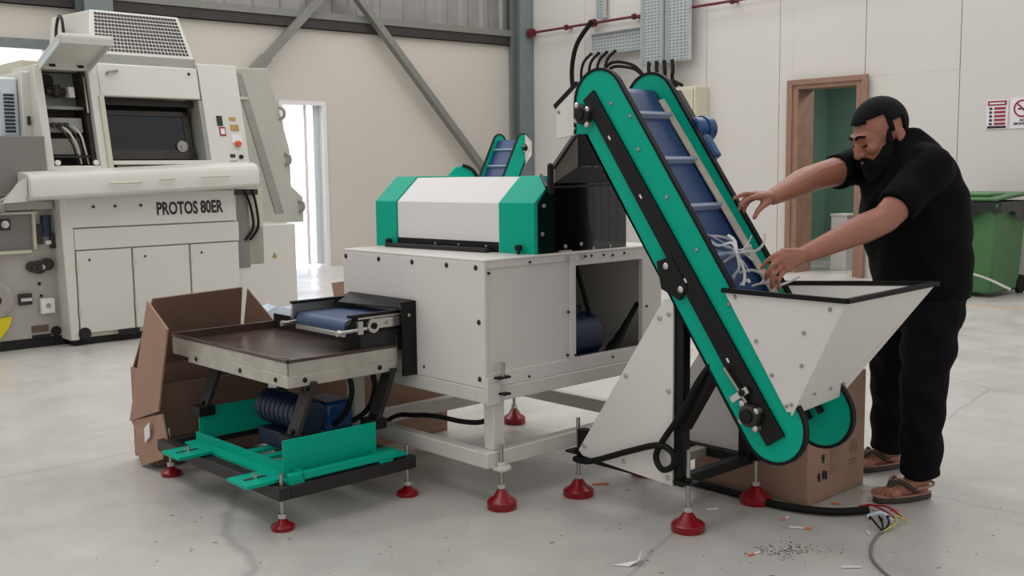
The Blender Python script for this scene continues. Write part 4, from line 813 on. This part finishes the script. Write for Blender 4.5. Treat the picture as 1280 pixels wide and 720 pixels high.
cig(.865, 3.69, 30, .03, .028, 'cigarette with orange tip at left, nearest the lower edge'); cig(1.14, 3.55, 0, .065, 0, 'white paper rod lowest in the picture')
cig(1.345, 4.245, -20, .0, .03, 'orange filter stub by the end of the black cable'); cig(1.555, 4.155, 5, .0, .032, 'orange filter stub under the toe of the sandal'); cig(1.345, 3.87, 85, .04, 0, 'small white paper rod beside the grey cord')
solo('paper_scrap', MB().plate([(.34, 3.60, .002), (.43, 3.62, .002), (.455, 3.67, .03), (.44, 3.60, .02), (.40, 3.585, .002)], .001), 'white_paper', 'small torn scrap of white film on the floor', 'paper scrap', 'W', (.40, 3.61, 0))
rnd = random.Random(11); mb = MB()
for i in range(260):
    if i < 150: x, y = rnd.gauss(1.0, .06), rnd.gauss(3.73, .04)
    else: x, y = rnd.uniform(-1.6, 2.1), rnd.uniform(3.3, 4.6)
    a = rnd.uniform(0, 6.28); L = rnd.uniform(.002, .006) if i < 240 else rnd.uniform(.008, .015); d = Vector((math.cos(a), math.sin(a), 0)); c = Vector((x, y, .001))
    mb.prism([c-d*L, c+Vector((-d.y, d.x, 0))*.0015, c+d*L, c-Vector((-d.y, d.x, 0))*.0015], (0, 0, .0012))
solo('tobacco_crumbs', mb, 'brown_dull', 'brown tobacco crumbs scattered over the floor', 'crumbs', 'W', (1.0, 3.7, 0), kind='stuff')
# ================================================================ person
per = thing('person', 'man in black t-shirt and dark trousers leaning over the white hopper', 'person', 'W', (1.72, 4.5, 0))
FW = Vector((-.956, -.29, 0)).normalized(); LF = Vector((-FW.y, FW.x, 0)); UZ = Vector((0, 0, 1))
def remesh(mb, voxel, smooth=4, fac=.5, name='tmp'):
    me = bpy.data.meshes.new(name); me.from_pydata(mb.v, [], mb.f)
    bm = bmesh.new(); bm.from_mesh(me); bmesh.ops.recalc_face_normals(bm, faces=bm.faces); bm.to_mesh(me); bm.free()
    o = bpy.data.objects.new(name, me); C.objects.link(o)
    r = o.modifiers.new('r', 'REMESH'); r.mode = 'VOXEL'; r.voxel_size = voxel
    s_ = o.modifiers.new('s', 'SMOOTH'); s_.factor = fac; s_.iterations = smooth
    dg = bpy.context.evaluated_depsgraph_get(); m2 = bpy.data.meshes.new_from_object(o.evaluated_get(dg)); bpy.data.objects.remove(o)
    return m2
def skinpart(name, mb, voxel, m, parent, smooth=4, label=None, disp=None):
    me = remesh(mb, voxel, smooth); me.name = name; r = parent
    while r.parent: r = r.parent
    off = OFF[r.name]
    nn = [v_.normal.copy() for v_ in me.vertices] if disp else None
    for k_, v_ in enumerate(me.vertices):
        c_ = v_.co.copy()
        if disp: c_ = disp(c_, nn[k_])
        v_.co = c_-off
    for p_ in me.polygons: p_.use_smooth = True
    me.materials.clear(); me.materials.append(MATS[m]); o = bpy.data.objects.new(name, me); C.objects.link(o); o.parent = parent
    if label: o['label'] = label
    return o
def loft(rings, n=28, ex=2.3):
    mb = MB(); vs_ = []
    for c, a, b in rings:
        for i in range(n):
            t = 2*math.pi*i/n; ct, st = math.cos(t), math.sin(t)
            x = math.copysign(abs(ct)**(2/ex), ct); y_ = math.copysign(abs(st)**(2/ex), st)
            vs_.append(Vector(c)+FW*(a*x)+LF*(b*y_))
    m = len(rings); fs = [(j*n+i, j*n+(i+1) % n, (j+1)*n+(i+1) % n, (j+1)*n+i) for j in range(m-1) for i in range(n)]
    return mb.add(vs_, fs+[tuple(range(n))[::-1], tuple(range((m-1)*n, m*n))])
V = Vector
PT = math.radians(22); HF = FW*math.cos(PT)-UZ*math.sin(PT); HU = UZ*math.cos(PT)+FW*math.sin(PT); H0 = V((1.535, 4.43, 1.52))
HM = Matrix((HF, LF, HU)).transposed()
def hd(f, l, u_): return H0+HF*f+LF*l+HU*u_
shN, shF = V((1.70, 4.275, 1.385)), V((1.588, 4.65, 1.41))
elN, wrN = V((1.47, 4.155, 1.185)), V((1.112, 3.968, 1.068))
elF, wrF = V((1.25, 4.42, 1.345)), V((1.035, 4.19, 1.276))
hpN, knN, anN = V((1.77, 4.40, .86)), V((1.712, 4.33, .47)), V((1.70, 4.31, .09))
hpF, knF, anF = V((1.72, 4.58, .86)), V((1.70, 4.68, .46)), V((1.735, 4.755, .09))
b = MB()
# trunk, neck and legs (under the clothes)
b.v += loft([((1.75, 4.49, .80), .13, .16), ((1.735, 4.48, 1.0), .16, .18), ((1.70, 4.47, 1.2), .16, .19), ((1.685, 4.463, 1.35), .13, .18), ((1.66, 4.456, 1.45), .09, .11)]).v
b.f += loft([((1.75, 4.49, .80), .13, .16), ((1.735, 4.48, 1.0), .16, .18), ((1.70, 4.47, 1.2), .16, .19), ((1.685, 4.463, 1.35), .13, .18), ((1.66, 4.456, 1.45), .09, .11)]).f
b.rod([V((1.655, 4.455, 1.42)), V((1.60, 4.445, 1.50)), hd(-.02, 0, -.03)], [.08, .064, .062])
b.rod([hpN, knN, anN], [.09, .06, .04]); b.rod([hpF, knF, anF], [.09, .06, .04])
# arms
b.rod([shN, shN.lerp(elN, .55), elN, elN.lerp(wrN, .28), elN.lerp(wrN, .65), wrN], [.068, .064, .056, .058, .046, .034])
b.rod([shF, shF.lerp(elF, .55), elF, elF.lerp(wrF, .28), elF.lerp(wrF, .65), wrF], [.068, .064, .055, .056, .044, .033])
def hand(wr, knuckles, fingers, thumb, pr=.017):
    for k in knuckles: b.rod([wr, k], [.024, pr*.82])
    for i in range(3): b.rod([knuckles[i], knuckles[i+1]], [pr*.85, pr*.85]); b.rod([wr.lerp(knuckles[i], .5), wr.lerp(knuckles[i+1], .5)], [.019, .019])
    for k, f in zip(knuckles, fingers): b.rod([k]+[V(p) for p in f], [.0105, .0098, .0088, .0078])
    b.rod([V(p) for p in thumb], [.018, .0135, .0108, .009])
kN = [V((1.003, 3.898, 1.082)), V((.997, 3.885, 1.060)), V((1.0, 3.885, 1.036)), V((1.010, 3.892, 1.014))]
hand(wrN, kN, [[(.962, 3.876, 1.068), (.938, 3.882, 1.046), (.925, 3.892, 1.022)], [(.955, 3.858, 1.036), (.938, 3.864, 1.006), (.938, 3.880, .982)], [(.962, 3.856, 1.004), (.955, 3.862, .972), (.960, 3.878, .950)], [(.982, 3.866, .984), (.982, 3.870, .958), (.990, 3.882, .940)]],
     [(1.085, 3.97, 1.07), (1.035, 3.968, 1.05), (.992, 3.958, 1.02), (.965, 3.935, .995)])
kF = [V((.957, 4.085, 1.282)), V((.950, 4.108, 1.290)), V((.955, 4.132, 1.287)), V((.966, 4.154, 1.278))]
hand(wrF, kF, [[(.918, 4.062, 1.278), (.893, 4.056, 1.262), (.878, 4.053, 1.245)], [(.905, 4.09, 1.292), (.878, 4.08, 1.284), (.858, 4.074, 1.276)], [(.912, 4.118, 1.276), (.892, 4.112, 1.252), (.886, 4.106, 1.232)], [(.93, 4.142, 1.262), (.914, 4.134, 1.24), (.91, 4.13, 1.222)]],
     [(1.005, 4.14, 1.262), (.972, 4.088, 1.246), (.948, 4.066, 1.226), (.934, 4.058, 1.202)])
# head
b.ell(hd(-.014, 0, .035), (.116, .084, .108), HM); b.ell(hd(.03, 0, -.055), (.078, .068, .095), HM)
b.ell(hd(.055, 0, .0), (.062, .066, .08), HM)
b.rod([hd(.098, .035, .028), hd(.107, 0, .024), hd(.098, -.035, .028)], [.016, .015, .016])                       # brow
b.rod([hd(.105, 0, .015), hd(.124, 0, -.022), hd(.128, 0, -.042)], [.010, .0135, .0165])
for s_ in (1, -1):
    b.ell(hd(.113, s_*.014, -.045), .0115); b.ell(hd(.082, s_*.044, -.025), (.026, .026, .026)); b.ell(hd(.092, s_*.033, .004), (.014, .017, .012), HM)
    ear = hd(-.036, s_*.084, -.026); b.ell(ear, (.02, .010, .034), HM); b.rod([ear+HU*.03+HF*.008, ear+HU*.028-HF*.014, ear-HF*.02, ear-HU*.028], [.007, .008, .008, .008])
b.rod([hd(.098, .024, -.078), hd(.112, 0, -.076), hd(.098, -.024, -.078)], [.009, .010, .009]); b.rod([hd(.096, .02, -.092), hd(.108, 0, -.094), hd(.096, -.02, -.092)], [.009, .011, .009])
b.ell(hd(.082, 0, -.125), (.03, .034, .026), HM)
# feet
def footgeo(heel, toe):
    d = (toe-heel); L = d.length; d.normalize(); s_ = V((-d.y, d.x, 0)); return d, s_, L
feet = []
for an, heel, toe, lf in ((anN, V((1.735, 4.318, .03)), V((1.515, 4.268, .03)), 1), (anF, V((1.785, 4.775, .03)), V((1.56, 4.72, .03)), -1)):
    d, s_, L = footgeo(heel, toe); feet.append((heel, toe, d, s_, lf))
    b.rod([an, heel+d*.03+UZ*.022], [.042, .034]); b.rod([an, heel.lerp(toe, .45)+UZ*.026, heel.lerp(toe, .78)+UZ*.014], [.042, .036, .026])
    b.rod([heel.lerp(toe, .7)+s_*.022+UZ*.012, heel.lerp(toe, .7)-s_*.022+UZ*.012], [.024, .024])
    for k in range(5):
        q = (k-2)*.0175*lf; st = heel.lerp(toe, .76)+s_*q+UZ*.01; en = toe+s_*q*1.1-d*(.0+.010*k if lf else 0)+UZ*.005
        b.rod([st, st.lerp(en, .6)+UZ*.006, en], [.013, .0105 if k else .013, .0095 if k else .012])
body = skinpart('body', b, .0052, 'skin', per, 3)
# shirt
sr = [((1.755, 4.49, .835), .172, .205), ((1.75, 4.488, .91), .180, .212), ((1.735, 4.482, 1.0), .195, .22), ((1.718, 4.476, 1.1), .205, .228), ((1.705, 4.47, 1.2), .200, .23), ((1.692, 4.465, 1.29), .188, .23), ((1.678, 4.46, 1.37), .165, .212), ((1.672, 4.458, 1.43), .145, .175), ((1.660, 4.456, 1.48), .118, .13), ((1.640, 4.453, 1.52), .092, .095), ((1.622, 4.45, 1.545), .080, .082)]
s = loft(sr, 32)
s.rod([V((1.67, 4.33, 1.40)), shN], [.09, .086]); s.rod([V((1.62, 4.58, 1.41)), shF], [.09, .082])
s.cyl(shN, shN.lerp(elN, .80), .088, .080, 20); s.cyl(shF, shF.lerp(elF, .62), .084, .074, 20)
def folds(k, amp):
    def f(p_, n_):
        w = math.sin(p_.z*38+p_.x*22+3*math.sin(p_.y*17))*math.sin(p_.x*19-p_.z*11+2)
        return p_+n_*(amp*w)
    return f
skinpart('t_shirt', s, .009, 'shirt', per, 5, 'black short-sleeved t-shirt', folds(1, .006))
tr = loft([((1.752, 4.49, .70), .13, .17), ((1.752, 4.49, .80), .160, .195), ((1.75, 4.488, .95), .165, .20)], 28)
for hp, kn, an, r0, r1, r2 in ((hpN, knN, anN, .128, .094, .080), (hpF, knF, anF, .124, .09, .08)):
    tr.cap(hp-UZ*.06, kn, r0, r1); tr.cyl(kn, an+V((0, 0, .012)), r1, r2, 22); tr.ell(kn.lerp(an, .93), (r2*1.05, r2*1.05, .03))
skinpart('trousers', tr, .009, 'trousers', per, 4, 'dark straight trousers', folds(2, .008))
# hair
hr = MB(); n, m = 40, 26; vv = []; c0 = hd(-.016, 0, .040)
for j in range(m+1):
    t = math.pi*j/m
    for i in range(n):
        a = 2*math.pi*i/n; vv.append((.127*math.sin(t)*math.cos(a), .092*math.sin(t)*math.sin(a), .117*math.cos(t)))
def keep(p_):
    f, l, u_ = p_
    if u_ < -.085: return False
    hairline = .056-.25*max(0, -f)                 # forehead line
    if f > .03: return u_ > .034 + .012*(abs(l)/.09)
    if f > -.005: return u_ > -.03
    if f > -.05: return u_ > .006 or (f > -.012)
    return True
fs = [(j*n+i, j*n+(i+1) % n, (j+1)*n+(i+1) % n, (j+1)*n+i) for j in range(m) for i in range(n)]
fs = [f for f in fs if all(keep(vv[k]) for k in f)]
used = sorted({k for f in fs for k in f}); mp_ = {k: i for i, k in enumerate(used)}
hr.add([c0+HF*vv[k][0]+LF*vv[k][1]+HU*vv[k][2] for k in used], [tuple(mp_[k] for k in f) for f in fs])
ho = part('hair', hr, 'hair', per, 0, 'short black hair'); so = ho.modifiers.new('solid', 'SOLIDIFY'); so.thickness = .018; so.offset = -1
bd = MB()
for s_ in (1, -1):
    bd.rod([hd(.006, s_*.080, .022), hd(.012, s_*.078, .0), hd(.018, s_*.074, -.05), hd(.04, s_*.062, -.10), hd(.075, s_*.035, -.135), hd(.092, 0, -.142)], [.010, .013, .019, .025, .028, .028])
    bd.rod([hd(.045, s_*.062, -.075), hd(.075, s_*.042, -.105), hd(.095, 0, -.122)], [.022, .024, .022])
    bd.rod([hd(.112, 0, -.063), hd(.104, s_*.022, -.068), hd(.086, s_*.036, -.088)], [.0095, .0105, .014])
for s_ in (1, -1):
    bd.rod([hd(.04, s_*.066, -.045), hd(.066, s_*.054, -.075), hd(.088, s_*.034, -.100)], [.015, .018, .018])
bd.rod([hd(.092, .030, -.090), hd(.111, .012, -.090), hd(.114, 0, -.091), hd(.111, -.012, -.090), hd(.092, -.030, -.090)], [.012, .0115, .011, .0115, .012])
bd.rod([hd(.092, .03, -.108), hd(.104, 0, -.112), hd(.092, -.03, -.108)], [.013, .013, .013])
skinpart('beard', bd, .006, 'hair', per, 3, 'full black beard and moustache')
for s_ in (1, -1):
    part('eyebrow', MB().tube([hd(.121, s_*.012, .030), hd(.118, s_*.030, .037), hd(.100, s_*.052, .030)], [.0065, .005], 8, 4), 'hair', per)
    ey = part('eye', MB().ell(hd(.096, s_*.033, .001), (.0125, .0155, .0095), HM), 'skin_shade', per); part('lashes', MB().tube([hd(.109, s_*.020, -.007), hd(.110, s_*.033, -.010), hd(.101, s_*.047, -.006)], .0028, 6, 4), 'hair', ey)
# sandals
for heel, toe, d, s_, lf in feet:
    out = []
    for k in range(24):
        a = 2*math.pi*k/24; x = .5+.56*math.cos(a); w = .042+.012*math.cos(a)
        out.append((heel.lerp(toe, .5)+d*((toe-heel).length*.60*math.cos(a))+s_*(w*math.sin(a)))*1.0)
    so_ = part('sandal_sole', MB().prism([V((p_.x, p_.y, .001)) for p_ in out], (0, 0, .026)), 'sandal', per, .005)
    part('footbed', MB().prism([V((p_.x, p_.y, .0265)) for p_ in out], (0, 0, .005)), 'sandal_edge', so_)
    mid = heel.lerp(toe, .80)
    for q in (1, -1):
        a0 = mid+UZ*.035+s_*.004; a1 = heel.lerp(toe, .60)+s_*q*.030+UZ*.052; a2 = heel.lerp(toe, .40)+s_*q*.047+UZ*.024
        st = part('strap', MB().tube([a0, a0.lerp(a1, .5)+UZ*.016, a1+UZ*.006, a2], .011, 8, 5), 'sandal', so_); part('strap_piping', MB().tube([a0+UZ*.008, a0.lerp(a1, .5)+UZ*.027, a1+UZ*.016, a2+UZ*.01], .0038, 6, 5), 'sandal_edge', so_)
    part('heel_rim', MB().tube([heel.lerp(toe, .35)+s_*.048+UZ*.03, heel+s_*.035+UZ*.035, heel-d*.028+UZ*.038, heel-s_*.035+UZ*.035, heel.lerp(toe, .35)-s_*.048+UZ*.03], .006, 6, 5), 'sandal_edge', so_)
# ================================================================ strips in the hopper
st = thing('paper_strips', 'tangle of white paper strips lying on the blue belt beside his hand', 'paper strips', 'M', (.55, -.93, .95))
J = V((.545, -.905, 1.075)); J2 = V((.54, -.862, 1.11))
def strip(pts, w=.0062):
    P_ = [V(p) for p in pts]; mb = MB(); mb.tube(P_, 1.0, 6, 6)
    n = len(mb.v)//6; out = []                       # flatten the round tube into a ribbon
    for k in range(n):
        c_ = sum((mb.v[k*6+q] for q in range(6)), V((0, 0, 0)))/6
        for q in range(6): d_ = mb.v[k*6+q]-c_; e_ = mb.v[k*6]-c_; e_.normalize(); along = e_*d_.dot(e_); out.append(c_+along*w*.28+(d_-along)*w)
    mb.v = out; part('strip', mb, 'white_paper', st)
J = V((.52, -.85, 1.07)); J2 = V((.52, -.81, 1.10)); nb = N2*.02
for pts in ([J, J2, (.51, -.76, 1.125), (.50, -.70, 1.15)], [J, J2+nb, (.51, -.77, 1.10), (.51, -.725, 1.122)], [J, (.52, -.80, 1.07), (.51, -.755, 1.08)], [J, (.52, -.81, 1.05), (.51, -.79, 1.034)],
            [J, (.52, -.86, 1.02), (.52, -.835, .985), (.52, -.84, .957)], [J, (.52, -.875, 1.03), (.52, -.885, .99), (.51, -.885, .955)], [J, (.52, -.885, 1.035), (.52, -.905, 1.005)], [(.53, -.90, .965), (.53, -.89, .975), (.52, -.865, .955)],
            [J+nb, (.56, -.90, 1.08), (.58, -.925, 1.11), (.58, -.93, 1.15)], [J+nb, (.56, -.87, 1.11), (.57, -.88, 1.14)], [(.55, -.935, .96), (.56, -.955, .99), (.57, -.965, 1.02)],
            [(.56, -.97, .965), (.57, -.975, 1.0), (.60, -.985, 1.015)], [(.55, -1.0, .955), (.58, -1.04, .975), (.60, -1.07, .995)], [J, (.52, -.88, 1.075), (.53, -.91, 1.05)], [J, (.53, -.83, 1.12), (.53, -.80, 1.14)], [(.50, -.80, 1.10), (.53, -.85, 1.085), (.57, -.88, 1.10)], [(.52, -.86, 1.0), (.55, -.90, 1.01), (.58, -.95, .985)], [(.50, -.93, .957), (.54, -.95, .965), (.58, -.98, .96)], [(.50, -.72, 1.135), (.54, -.77, 1.13), (.56, -.82, 1.11)]):
    strip(pts)
